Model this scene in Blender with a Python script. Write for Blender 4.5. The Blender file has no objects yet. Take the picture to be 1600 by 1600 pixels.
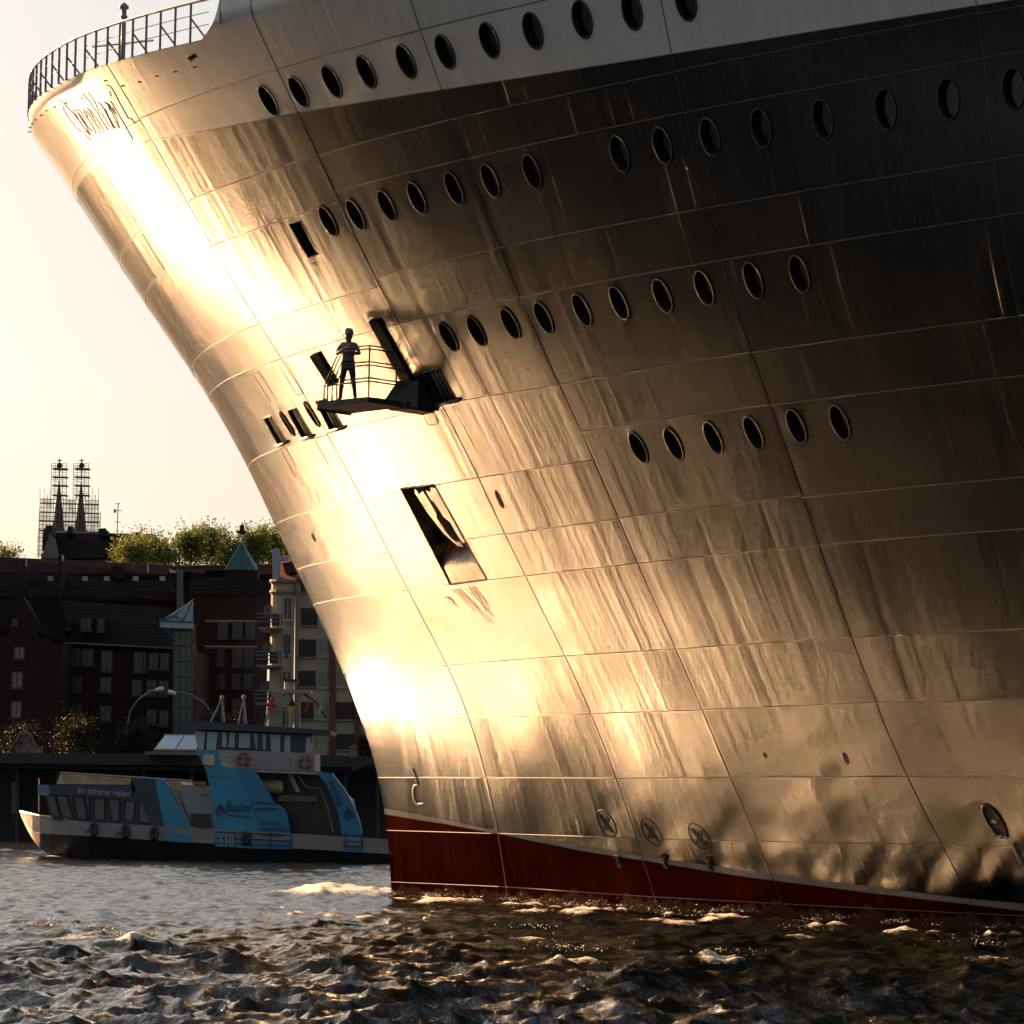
import bpy, bmesh, math, random
import numpy as np
from mathutils import Vector, Matrix, noise as mnoise
from mathutils.bvhtree import BVHTree
from mathutils.geometry import delaunay_2d_cdt

random.seed(7)
RNG = np.random.default_rng(11)
scene = bpy.context.scene
C = scene.collection
R = math.radians

# ------------------------------------------------------------------ camera
FPX = 5300.0                     # focal length in photo pixels (1600 wide)
EYE = 3.0
PITCH, ROLL = 0.086062, 0.015611
cam_d = bpy.data.cameras.new('camera')
cam_d.sensor_width = 36.0
cam_d.lens = FPX / 1600.0 * 36.0
cam_d.clip_start = 0.5
cam_d.clip_end = 9000.0
cam = bpy.data.objects.new('camera', cam_d)
C.objects.link(cam)
_f = Vector((0, math.cos(PITCH), math.sin(PITCH)))
_r = Vector((1, 0, 0))
_u = Vector((0, -math.sin(PITCH), math.cos(PITCH)))
RIGHT = _r * math.cos(ROLL) + _u * math.sin(ROLL)
UP = _u * math.cos(ROLL) - _r * math.sin(ROLL)
FWD = _f
CAM = Vector((0, 0, EYE))
cam.matrix_world = Matrix(((RIGHT.x, UP.x, -FWD.x, CAM.x), (RIGHT.y, UP.y, -FWD.y, CAM.y),
                           (RIGHT.z, UP.z, -FWD.z, CAM.z), (0, 0, 0, 1)))
scene.camera = cam

# ------------------------------------------------------------------ light
SUN_AZ = R(38.5)                 # to the left of the view, beyond the ship
SUN_EL = R(18.5)
world = bpy.data.worlds.new('World')
scene.world = world
world.use_nodes = True
wn = world.node_tree
bg = wn.nodes['Background']
sky = wn.nodes.new('ShaderNodeTexSky')
sky.sky_type = 'NISHITA'
sky.sun_disc = False
sky.sun_elevation = SUN_EL
sky.sun_rotation = -SUN_AZ
sky.altitude = 0
sky.air_density = 0.55
sky.dust_density = 1.6
sky.ozone_density = 1.0
tint = wn.nodes.new('ShaderNodeMix')
tint.data_type = 'RGBA'
tint.blend_type = 'MULTIPLY'
tint.inputs[0].default_value = 1.0
tint.inputs[7].default_value = (0.99, 0.99, 0.945, 1)
haze_g = wn.nodes.new('ShaderNodeGamma')        # evening haze evens out the whole sky a little
haze_g.inputs[1].default_value = 0.6
wn.links.new(sky.outputs[0], haze_g.inputs[0])
wn.links.new(haze_g.outputs[0], tint.inputs[6])
# thick evening haze: the same dim, warm band low down all the way round
wtc = wn.nodes.new('ShaderNodeTexCoord')
wsep = wn.nodes.new('ShaderNodeSeparateXYZ')
wn.links.new(wtc.outputs['Generated'], wsep.inputs[0])
wr = wn.nodes.new('ShaderNodeValToRGB')
for e_, (p_, c_) in zip((wr.color_ramp.elements[0], wr.color_ramp.elements[1], wr.color_ramp.elements.new(0.12)),
                        ((0.0, (0.50, 0.43, 0.34)), (0.30, (1.0, 1.0, 1.0)), (0.12, (0.63, 0.575, 0.50)))):
    e_.position = p_; e_.color = c_ + (1,)
wn.links.new(wsep.outputs[2], wr.inputs[0])
haze_m = wn.nodes.new('ShaderNodeMix')
haze_m.data_type = 'RGBA'; haze_m.blend_type = 'MULTIPLY'; haze_m.inputs[0].default_value = 1.0
wn.links.new(tint.outputs[2], haze_m.inputs[6])
wn.links.new(wr.outputs[0], haze_m.inputs[7])
wn.links.new(haze_m.outputs[2], bg.inputs[0])
bg.inputs[1].default_value = 0.112

sun_d = bpy.data.lights.new('sun', 'SUN')
sun_d.energy = 5.0
sun_d.angle = R(0.6)
sun_d.color = (1.0, 0.57, 0.27)
sun = bpy.data.objects.new('sun', sun_d)
C.objects.link(sun)
sun_dir = Vector((-math.sin(SUN_AZ) * math.cos(SUN_EL), math.cos(SUN_AZ) * math.cos(SUN_EL), math.sin(SUN_EL)))
sun.rotation_euler = sun_dir.to_track_quat('Z', 'Y').to_euler()
sun.location = (-80, 60, 60)

vs = scene.view_settings
vs.view_transform = 'Standard'
vs.look = 'None'
vs.exposure = 1.97
vs.gamma = 1.0
vs.use_curve_mapping = False
scene.cycles.use_denoising = True
scene.cycles.max_bounces = 8
scene.cycles.sample_clamp_indirect = 0.0
scene.cycles.blur_glossy = 0.0

# ------------------------------------------------------------------ helpers
def ray(px, py):
    d = FWD * FPX + RIGHT * (px - 800.0) + UP * (800.0 - py)
    return d.normalized()

def at_depth(px, py, Y):
    """point on a pixel's line of sight at world depth Y"""
    d = ray(px, py)
    return CAM + d * (Y / d.y)

def link(name, me, parent=None, mat=None):
    o = bpy.data.objects.new(name, me)
    C.objects.link(o)
    if parent is not None:
        o.parent = parent
    if mat is not None and me is not None and len(me.materials) == 0:
        me.materials.append(mat)
    return o

def mesh_from(name, verts, faces, mat=None, smooth=False):
    me = bpy.data.meshes.new(name)
    me.from_pydata([tuple(v) for v in verts], [], faces)
    if mat is not None:
        me.materials.append(mat)
    if smooth:
        me.polygons.foreach_set('use_smooth', [True] * len(me.polygons))
    me.update()
    return me

def empty(name, loc=(0, 0, 0), rz=0.0):
    o = bpy.data.objects.new(name, None)
    o.empty_display_size = 0.3
    C.objects.link(o)
    o.location = loc
    o.rotation_euler = (0, 0, rz)
    return o

def tag(o, label=None, cat=None, group=None, kind=None):
    if label: o['label'] = label
    if cat: o['category'] = cat
    if group: o['group'] = group
    if kind: o['kind'] = kind
    return o

class MB:
    """collects shapes, builds one mesh object"""
    def __init__(self):
        self.v = []; self.f = []
    def add(self, verts, faces):
        n = len(self.v)
        self.v += [Vector(p) for p in verts]
        self.f += [tuple(i + n for i in f) for f in faces]
        return self
    def box(self, x0, x1, y0, y1, z0, z1, M=None):
        vs_ = [Vector(p) for p in ((x0,y0,z0),(x1,y0,z0),(x1,y1,z0),(x0,y1,z0),(x0,y0,z1),(x1,y0,z1),(x1,y1,z1),(x0,y1,z1))]
        if M is not None: vs_ = [M @ p for p in vs_]
        return self.add(vs_, [(0,3,2,1),(4,5,6,7),(0,1,5,4),(1,2,6,5),(2,3,7,6),(3,0,4,7)])
    def hexa(self, p):
        """8 corners: bottom loop then top loop"""
        return self.add(p, [(0,3,2,1),(4,5,6,7),(0,1,5,4),(1,2,6,5),(2,3,7,6),(3,0,4,7)])
    def prism(self, pts, off):
        """polygon pts extruded by vector off"""
        n = len(pts); off = Vector(off)
        vv = [Vector(p) for p in pts] + [Vector(p) + off for p in pts]
        ff = [tuple(range(n - 1, -1, -1)), tuple(range(n, 2 * n))]
        ff += [(i, (i + 1) % n, n + (i + 1) % n, n + i) for i in range(n)]
        return self.add(vv, ff)
    def tube(self, pts, r, seg=6, closed=False, cap=True):
        pts = [Vector(p) for p in pts]
        n = len(pts)
        rr = r if isinstance(r, (list, tuple)) else [r] * n
        rings = []
        ref = None
        for i, p in enumerate(pts):
            if closed:
                t = pts[(i + 1) % n] - pts[i - 1]
            else:
                t = pts[min(i + 1, n - 1)] - pts[max(i - 1, 0)]
            if t.length < 1e-9: t = Vector((0, 0, 1))
            t.normalize()
            if ref is None:
                ref = Vector((0, 0, 1)) if abs(t.z) < 0.9 else Vector((1, 0, 0))
            x = t.cross(ref)
            if x.length < 1e-6: x = t.cross(Vector((0.3, 1, 0.2)))
            x.normalize(); y = t.cross(x)
            ref = ref if closed else x.cross(t)
            rings.append([p + (x * math.cos(2*math.pi*k/seg) + y * math.sin(2*math.pi*k/seg)) * rr[i] for k in range(seg)])
        vv = [q for g in rings for q in g]
        ff = []
        m = n if closed else n - 1
        for i in range(m):
            j = (i + 1) % n
            for k in range(seg):
                k2 = (k + 1) % seg
                ff.append((i*seg+k, i*seg+k2, j*seg+k2, j*seg+k))
        if cap and not closed:
            ff.append(tuple(range(seg - 1, -1, -1)))
            ff.append(tuple((n-1)*seg + k for k in range(seg)))
        return self.add(vv, ff)
    def lathe(self, prof, c=(0, 0, 0), seg=16, M=None):
        vv = []
        for r_, z_ in prof:
            for k in range(seg):
                q = Vector((c[0] + r_*math.cos(2*math.pi*k/seg), c[1] + r_*math.sin(2*math.pi*k/seg), c[2] + z_))
                vv.append(M @ q if M is not None else q)
        ff = [(i*seg+k, i*seg+(k+1)%seg, (i+1)*seg+(k+1)%seg, (i+1)*seg+k) for i in range(len(prof)-1) for k in range(seg)]
        ff.append(tuple(range(seg-1, -1, -1))); ff.append(tuple((len(prof)-1)*seg + k for k in range(seg)))
        return self.add(vv, ff)
    def mesh(self, name, mat, smooth=False):
        return mesh_from(name, self.v, self.f, mat, smooth)
    def build(self, name, mat, parent=None, smooth=False):
        return link(name, self.mesh(name, mat, smooth), parent)

# ------------------------------------------------------------------ materials
def new_mat(name):
    m = bpy.data.materials.new(name)
    m.use_nodes = True
    return m, m.node_tree, m.node_tree.nodes['Principled BSDF']

def N(nt, typ, **kw):
    n = nt.nodes.new(typ)
    for k, v in kw.items(): setattr(n, k, v)
    return n

def math_node(nt, op, a, b=None, clamp=False):
    n = N(nt, 'ShaderNodeMath', operation=op, use_clamp=clamp)
    for i, x in enumerate((a, b)):
        if x is None: continue
        if isinstance(x, (int, float)): n.inputs[i].default_value = x
        else: nt.links.new(x, n.inputs[i])
    return n.outputs[0]

def mixcol(nt, fac, a, b, blend='MIX'):
    n = N(nt, 'ShaderNodeMix', data_type='RGBA', blend_type=blend)
    if isinstance(fac, (int, float)): n.inputs[0].default_value = fac
    else: nt.links.new(fac, n.inputs[0])
    for i, x in ((6, a), (7, b)):
        if isinstance(x, (tuple, list)): n.inputs[i].default_value = tuple(x) + ((1,) if len(x) == 3 else ())
        else: nt.links.new(x, n.inputs[i])
    return n.outputs[2]

def ramp(nt, fac, lo, hi, a=0.0, b=1.0):
    n = N(nt, 'ShaderNodeMapRange')
    nt.links.new(fac, n.inputs[0])
    n.inputs[1].default_value = lo; n.inputs[2].default_value = hi
    n.inputs[3].default_value = a; n.inputs[4].default_value = b
    return n.outputs[0]

def simple(name, col, rough=0.6, var=0.25, scale=3.0, metallic=0.0, bump=0.0, spec=0.5, stretch=(1, 1, 1)):
    m, nt, b = new_mat(name)
    tc = N(nt, 'ShaderNodeTexCoord')
    mp = N(nt, 'ShaderNodeMapping')
    mp.inputs[3].default_value = stretch
    nt.links.new(tc.outputs['Object'], mp.inputs[0])
    no = N(nt, 'ShaderNodeTexNoise')
    no.inputs['Scale'].default_value = scale
    no.inputs['Detail'].default_value = 5
    nt.links.new(mp.outputs[0], no.inputs['Vector'])
    lo = tuple(c * (1 - var) for c in col); hi = tuple(min(1, c * (1 + var)) for c in col)
    f = ramp(nt, no.outputs[0], 0.3, 0.7)
    nt.links.new(mixcol(nt, f, lo, hi), b.inputs['Base Color'])
    nt.links.new(ramp(nt, no.outputs[0], 0.3, 0.7, max(0.02, rough - 0.08), min(1, rough + 0.08)), b.inputs['Roughness'])
    b.inputs['Metallic'].default_value = metallic
    b.inputs['Specular IOR Level'].default_value = spec
    if bump:
        bp = N(nt, 'ShaderNodeBump')
        bp.inputs['Strength'].default_value = 1.0
        bp.inputs['Distance'].default_value = bump
        nt.links.new(no.outputs[0], bp.inputs['Height'])
        nt.links.new(bp.outputs[0], b.inputs['Normal'])
    return m
# ------------------------------------------------------------------ hull form
PSI = 0.828554
SX0, SY0 = -2.34094, 104.47910
KZ = np.array([-1., 4., 9., 14., 19., 24.])
K_AS = np.array([-1.54622, -2.39807, -5.14606, -7.4164, -7.98409, -9.43147])
K_W = np.array([3.44397, 3.31359, 2.9885, 2.87028, 2.89171, 2.99557])
K_L = np.array([5.56362, 4.91085, 4.46033, 4.00018, 3.58629, 3.06555])
K_P = np.array([5.16505, 2.68239, 0.4251, -0.54212, -2.83191, -6.63708])
def _spl(kv):
    n = len(KZ); h = np.diff(KZ); A = np.eye(n); r = np.zeros(n)
    for i in range(1, n - 1):
        A[i, i-1] = h[i-1]; A[i, i] = 2*(h[i-1]+h[i]); A[i, i+1] = h[i]
        r[i] = 6*((kv[i+1]-kv[i])/h[i]-(kv[i]-kv[i-1])/h[i-1])
    return kv, np.linalg.solve(A, r), h
_S = {k: _spl(v) for k, v in (('as', K_AS), ('W', K_W), ('L', K_L), ('p', K_P))}
def cs(key, z):
    kv, M, h = _S[key]
    i = np.clip(np.searchsorted(KZ, z) - 1, 0, len(KZ) - 2)
    t0 = KZ[i]; t1 = KZ[i+1]; hh = h[i]
    return (M[i]*(t1-z)**3+M[i+1]*(z-t0)**3)/(6*hh)+(kv[i]/hh-M[i]*hh/6)*(t1-z)+(kv[i+1]/hh-M[i+1]*hh/6)*(z-t0)
ZK = 22.45                        # knuckle: plating stands upright above it
_dw = [(RNG.uniform(1.6, 5.0), RNG.uniform(0, 2*math.pi), RNG.uniform(0, 2*math.pi)) for _ in range(26)]
def dents(a, z):
    o = 0
    for lam, th, ph in _dw:
        o = o + np.sin(2*math.pi/lam*(a*math.cos(th)*0.8+z*math.sin(th))+ph)*lam
    return o * 0.0004
def stem_a(z):
    return cs('as', np.minimum(np.asarray(z, float), ZK))
def hull_b(a, z):
    z = np.minimum(np.asarray(z, float), ZK); a = np.asarray(a, float)
    s = np.maximum(a - cs('as', z), 0)
    W = np.exp(cs('W', z)); L = np.exp(cs('L', z)); p = 0.35+0.75/(1+np.exp(-cs('p', z)))
    t = np.clip(s / L, 0, 1)
    return W*np.clip(1-(1-t)**2, 0, 1)**p
SPSI, CPSI = math.sin(PSI), math.cos(PSI)
def ship_xyz(a, b, z):
    return np.stack([SX0+SPSI*a-CPSI*b, SY0-CPSI*a-SPSI*b, z+0*a], -1)
def hull_xyz(a, z, side=1):
    a = np.asarray(a, float); z = np.asarray(z, float)
    b = hull_b(a, z)
    return ship_xyz(a, side*(b + dents(a, z)*np.clip(b/2, 0, 1)), z)
def hull_pt(a, z):
    return Vector(hull_xyz(np.array([a]), np.array([z]))[0])
def hull_nrm(a, z, e=0.03, side=1):
    a = np.asarray(a, float); z = np.asarray(z, float)
    a = np.maximum(a, stem_a(z) + 0.012)
    ea = np.minimum(e, (a - stem_a(z)) * 0.45)
    P1 = hull_xyz(a+ea, z, side)-hull_xyz(a-ea, z, side)
    P2 = hull_xyz(a, z+e, side)-hull_xyz(a, z-e, side)
    # moving in z at fixed a can cross the stem; guard with one-sided step up
    n = np.cross(P1, P2) * side
    n /= np.linalg.norm(n, axis=-1, keepdims=True) + 1e-12
    return n
AFT = Vector((SPSI, -CPSI, 0)); PORT = Vector((-CPSI, -SPSI, 0))
def nrm_at(a, z):
    n = Vector(hull_nrm(np.array([a]), np.array([z]))[0])
    return n if n.dot(PORT) > 0 else -n
def to_az(P):
    """world point -> ship station and height"""
    return (P.x-SX0)*SPSI-(P.y-SY0)*CPSI, P.z

# ray-casting sheet so that marks read off the photograph land on the real surface
def _sheet():
    zs = np.concatenate([np.linspace(-1.5, ZK, 150), np.linspace(ZK+0.25, 28, 20)])
    ss = np.concatenate([[0.0], np.geomspace(0.004, 50, 230)])
    Z, S_ = np.meshgrid(zs, ss, indexing='ij')
    A = stem_a(Z.ravel()).reshape(Z.shape)+S_
    P = hull_xyz(A, Z).reshape(-1, 3)
    nz, ns = Z.shape
    F_ = [(i*ns+j, i*ns+j+1, (i+1)*ns+j+1, (i+1)*ns+j) for i in range(nz-1) for j in range(ns-1)]
    return BVHTree.FromPolygons([tuple(p) for p in P], F_)
HULL_BVH = _sheet()
def cast(px, py):
    """photo pixel -> (point, normal, a, z) on the port shell"""
    h = HULL_BVH.ray_cast(CAM, ray(px, py))
    if h[0] is None: return None
    a, z = to_az(h[0])
    return h[0], nrm_at(a, z), a, z
def cast_az(pts, step=None):
    out = []
    for i, (x, y) in enumerate(pts):
        seq = [(x, y)]
        if step and i + 1 < len(pts):
            x2, y2 = pts[i+1]; n = max(1, int(math.hypot(x2-x, y2-y)/step))
            seq = [(x+(x2-x)*k/n, y+(y2-y)*k/n) for k in range(n)]
        for q in seq:
            c = cast(*q)
            if c: out.append((c[2], c[3]))
    return out
def frame_at(px, py):
    """matrix: x along the shell aft, y up the shell, z outward"""
    P, n, a, z = cast(px, py)
    T = (AFT - n*AFT.dot(n)).normalized()
    V = n.cross(T)
    if V.z < 0: V = -V
    T = V.cross(n)
    return Matrix(((T.x, V.x, n.x, P.x), (T.y, V.y, n.y, P.y), (T.z, V.z, n.z, P.z), (0, 0, 0, 1)))

# painted boundaries, read off the photograph, as functions of the station a
def curve_fn(pts):
    q = sorted(cast_az(pts, 25))
    A = np.array([p[0] for p in q]); Z = np.array([p[1] for p in q])
    return lambda a: np.interp(a, A, Z)
def line_fn(pts, stem):
    """as curve_fn, but smooth up to the stem where sight lines graze the plating"""
    q = sorted(p for p in cast_az(pts, 25) if p[0] > 0.2)
    A = np.array([-2.2]+[p[0] for p in q]); Z = np.array([stem]+[p[1] for p in q])
    return lambda a: np.interp(a, A, Z)
z_paint = curve_fn([(228,220),(318,205),(400,189),(462,176),(625,150),(737,133),(1000,92),(1187,62),(1577,0)])
z_boot = line_fn([(640,1279.5),(694,1287),(794,1306),(912,1330),(1022,1347),(1100,1360),(1166,1370),(1344,1393),(1598,1423)], 2.66)
z_strp = line_fn([(640,1270.5),(675,1277),(756,1294),(912,1322),(1022,1341),(1106,1352),(1206,1366),(1347,1384),(1490,1402),(1598,1412)], 2.84)

# ------------------------------------------------------------------ hull paint
def hull_paint():
    m, nt, b = new_mat('hull_paint')
    L = nt.links
    uv = N(nt, 'ShaderNodeUVMap', uv_map='az')
    sep = N(nt, 'ShaderNodeSeparateXYZ'); L.new(uv.outputs[0], sep.inputs[0])
    a_, z_ = sep.outputs[0], sep.outputs[1]
    info = N(nt, 'ShaderNodeObjectInfo')
    def attr(nm):
        return N(nt, 'ShaderNodeAttribute', attribute_name=nm).outputs['Fac']
    def vec(sa, sz, off=0.0):
        c = N(nt, 'ShaderNodeCombineXYZ')
        L.new(math_node(nt, 'MULTIPLY', a_, sa), c.inputs[0]); L.new(math_node(nt, 'MULTIPLY', z_, sz), c.inputs[1])
        L.new(math_node(nt, 'MULTIPLY', info.outputs['Random'], off), c.inputs[2])
        return c.outputs[0]
    def noise(v, scale=1.0, detail=4, rough=0.55):
        n = N(nt, 'ShaderNodeTexNoise'); n.inputs['Scale'].default_value = scale
        n.inputs['Detail'].default_value = detail; n.inputs['Roughness'].default_value = rough
        L.new(v, n.inputs['Vector']); return n.outputs[0]
    # --- colour zones
    k_white = ramp(nt, attr('dpaint'), -0.015, 0.015)
    k_strp = ramp(nt, attr('dstrp'), -0.012, 0.012)
    k_boot = ramp(nt, attr('dboot'), -0.012, 0.012)
    streak = noise(vec(3.2, 0.10, 9.0), 1.0, 6, 0.62)
    grime = noise(vec(0.9, 0.5, 3.0), 1.0, 5)
    black = mixcol(nt, ramp(nt, streak, 0.35, 0.75), (0.0022, 0.002, 0.0017), (0.006, 0.0047, 0.003))
    white = mixcol(nt, ramp(nt, streak, 0.3, 0.8), (0.42, 0.40, 0.375), (0.33, 0.305, 0.27))
    upper = mixcol(nt, k_white, black, white)
    strip = mixcol(nt, ramp(nt, grime, 0.3, 0.7), (0.26, 0.245, 0.22), (0.18, 0.16, 0.13))
    # red boot-top with a wet, weed-stained band just above the water
    rednoise = noise(vec(1.1, 0.6, 0.0), 1.0, 6, 0.6)
    red = mixcol(nt, ramp(nt, rednoise, 0.35, 0.7), (0.042, 0.0022, 0.0018), (0.024, 0.0015, 0.0013))
    chips = noise(vec(5.0, 3.0, 0.0), 1.0, 3)
    red = mixcol(nt, ramp(nt, chips, 0.72, 0.76), red, (0.22, 0.09, 0.05))
    tide = math_node(nt, 'ADD', math_node(nt, 'MULTIPLY', z_, 1.0), math_node(nt, 'MULTIPLY', ramp(nt, noise(vec(1.1, 0.12, 0.0), 1.0, 5, 0.6), 0.35, 0.75), -0.62))
    k_tide = ramp(nt, tide, 0.22, 0.16)
    red = mixcol(nt, k_tide, red, (0.075, 0.032, 0.016))
    low = mixcol(nt, k_boot, red, strip)
    col = mixcol(nt, k_strp, low, upper)
    L.new(col, b.inputs['Base Color'])
    # --- relief: each bay between frames is slightly tilted, fine rolled streaks, soft dents
    bay = math_node(nt, 'DIVIDE', a_, 0.62)
    fl = math_node(nt, 'FLOOR', bay)
    fr = math_node(nt, 'SUBTRACT', bay, fl)
    wn_ = N(nt, 'ShaderNodeTexWhiteNoise', noise_dimensions='2D')
    cb = N(nt, 'ShaderNodeCombineXYZ'); L.new(fl, cb.inputs[0]); L.new(math_node(nt, 'MULTIPLY', info.outputs['Random'], 77.0), cb.inputs[1])
    L.new(cb.outputs[0], wn_.inputs[0])
    tilt = math_node(nt, 'MULTIPLY', math_node(nt, 'SUBTRACT', wn_.outputs[0], 0.5), math_node(nt, 'SUBTRACT', fr, 0.5))
    h = math_node(nt, 'MULTIPLY', tilt, HB_TILT)
    h = math_node(nt, 'ADD', h, math_node(nt, 'MULTIPLY', math_node(nt, 'ADD', noise(vec(3.6, 0.09, 0.0), 1.0, 3, 0.5), noise(vec(2.3, 0.14, 1.3), 1.0, 3, 0.5)), HB_STREAK))
    h = math_node(nt, 'ADD', h, math_node(nt, 'MULTIPLY', noise(vec(0.75, 0.55, 2.0), 1.0, 2, 0.5), HB_DENT))
    bp = N(nt, 'ShaderNodeBump'); bp.inputs['Strength'].default_value = 1.0; bp.inputs['Distance'].default_value = 1.0
    L.new(h, bp.inputs['Height']); L.new(bp.outputs[0], b.inputs['Normal'])
    # --- gloss, duller in the run-off streaks
    rg = math_node(nt, 'ADD', ramp(nt, streak, 0.3, 0.75, HR_LO, HR_HI), math_node(nt, 'MULTIPLY', math_node(nt, 'SUBTRACT', info.outputs['Random'], 0.5), 0.02))
    rg = math_node(nt, 'ADD', rg, math_node(nt, 'MULTIPLY', math_node(nt, 'SUBTRACT', 1.0, k_strp), 0.45))
    L.new(rg, b.inputs['Roughness'])
    L.new(ramp(nt, k_strp, 0.0, 1.0, 1.05, 1.37), b.inputs['IOR'])
    L.new(ramp(nt, k_strp, 0.0, 1.0, 0.06, 0.5), b.inputs['Specular IOR Level'])
    b.inputs['Coat Weight'].default_value = 0.0
    b.inputs['Coat Roughness'].default_value = 0.14
    b.inputs['Coat IOR'].default_value = 1.6
    L.new(bp.outputs[0], b.inputs['Coat Normal'])
    return m
HB_TILT, HB_STREAK, HB_DENT, HB_FINE = 0.014, 0.0100, 0.003, 0.0
HR_LO, HR_HI = 0.19, 0.26
M_HULL = hull_paint()
M_WELD = simple('weld_paint', (0.03, 0.024, 0.016), 0.48, 0.3, 20, spec=0.5)
M_BLACK = simple('black_steel', (0.012, 0.012, 0.013), 0.45, 0.3, 4)
M_DARKIN = simple('dark_interior', (0.008, 0.008, 0.008), 0.8, 0.3, 2)

liner = empty('ocean_liner', tuple(ship_xyz(np.array(0.0), np.array(0.0), np.array(0.0))))
tag(liner, 'huge black hulled passenger liner with red boot top and flared bow towering over the water', 'ship')
def part(name, me, mat=None, parent=None):
    """mesh given in world coordinates -> child of the liner (or of one of its parts)"""
    o = link(name, me, parent or liner, mat)
    o.matrix_parent_inverse = Matrix.Identity(4)
    o.matrix_local = (liner.matrix_basis).inverted() if (parent is None) else Matrix.Identity(4)
    return o

HOLES = []      # list of (list of (a,z))  openings cut through the shell
# ------------------------------------------------------------------ strakes and butts
SEAM = {
'S1':[(150,232),(219,186),(253,169),(349,136),(430,108),(657,46),(850,0)],
'S2':[(205,375),(237,345),(291,315),(360,287),(440,260),(494,243),(704,186),(1000,123),(1319,58),(1598,9)],
'S3L':[(247,434),(275,412),(330,384),(437,344)],
'S3R':[(462,319),(520,300),(700,254),(950,200),(1075,174),(1532,91)],
'S4L':[(316,549),(404,504),(465,486),(537,461)],
'S4':[(585,434),(700,406),(780,386),(937,356),(1100,325),(1500,258),(1598,243)],
'S5':[(405,572),(480,547),(580,517),(622,506),(700,487),(810,464),(1100,411),(1132,405),(1500,347),(1570,336)],
'S6':[(400,715),(437,702),(516,676),(620,650),(712,627),(800,613),(870,601),(1100,562),(1175,550),(1500,506),(1590,493)],
'S7R':[(907,674),(1007,660),(1200,632),(1350,617),(1475,601),(1598,585)],
'S7L':[(440,812),(570,780),(625,769),(710,752),(745,747),(800,738),(922,719)],
'S8':[(467,887),(612,861),(670,852),(727,842),(800,833),(965,811),(1065,796),(1200,781),(1254,777),(1598,745)],
'S9':[(504,940),(640,921),(705,912),(800,902),(995,880),(1200,859),(1280,851),(1598,826)],
'S10':[(550,1049),(692,1040),(800,1031),(880,1025),(1055,1014),(1250,1001),(1330,996),(1598,982)],
'S11':[(579,1127),(725,1122),(875,1117),(925,1115),(1100,1109),(1240,1102),(1370,1098),(1598,1093)],
'S12':[(597,1215),(756,1215),(970,1216),(1150,1214),(1410,1213),(1598,1215)],
'S13':[(855,1305),(1005,1310),(1187,1315),(1337,1317),(1457,1320),(1598,1324)],
'S14':[(678,1381),(819,1387),(897,1394),(1006,1400),(1100,1406),(1225,1412),(1350,1419),(1598,1431)],
}
SEAM_AZ = {k: sorted(cast_az(v, 15)) for k, v in SEAM.items()}
COLS = [None, 4.42, 11.57, 17.12, 24.51, 32.67, 46.0]
ROWS = ['S14','S13','S12','S11','S10','S9','S8','S7','S6','S5','S4','S3','S2','S1']
def seam_key(r, c):
    if r == 'S3': return 'S3L' if c <= 1 else 'S3R'
    if r == 'S7': return 'S7L' if c <= 2 else 'S7R'
    if r == 'S4': return 'S4L' if c <= 1 else 'S4'
    return r
def seam_line(r, c):
    """straight z(a) of a seam within a column -> (z at left butt, z at right butt)"""
    pts = SEAM_AZ[seam_key(r, c)]
    a0 = COLS[c] if COLS[c] is not None else -9.0
    a1 = COLS[c+1]
    q = [p for p in pts if a0 - 0.2 <= p[0] <= a1 + 0.2]
    if len(q) >= 3 and q[-1][0]-q[0][0] > 0.45*(a1-max(a0, q[0][0]-0.5)):
        A = np.array([p[0] for p in q]); Z = np.array([p[1] for p in q])
        k = np.polyfit(A, Z, 1)
        k0 = np.clip(k[0], -0.06, 0.06)
        zc = Z.mean(); ac = A.mean()
        return zc+k0*(a0-ac), zc+k0*(a1-ac)
    near = min(pts, key=lambda p: abs(p[0]-0.5*(a0+a1)))
    return near[1], near[1]
DECK_PX = [(42,175),(50,164),(80,146),(110,132),(152,117),(216,99),(300,78)]
WING_PX = [(301,76),(310,68),(318,58),(326,47),(332,37),(336,27),(339,17),(341,8),(343,0),(344,-15)]
_wing = [(c[2], c[3]) for c in (cast(*q) for q in WING_PX) if c]
A_W0 = _wing[0][0]; A_W1 = _wing[-1][0]
def z_deck(a):
    return 22.93-0.040*np.maximum(a+9.2, 0)
Z_CAP = 27.5
def z_top(a):
    a = np.asarray(a, float)
    wa = np.array([p[0] for p in _wing]+[A_W1+0.02]); wz = np.array([p[1] for p in _wing]+[Z_CAP])
    return np.where(a < A_W0, z_deck(a), np.where(a > A_W1+0.02, Z_CAP, np.maximum(np.interp(a, wa, wz), z_deck(a))))
def grid_lines(c):
    return {r: seam_line(r, c) for r in ROWS}

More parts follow.
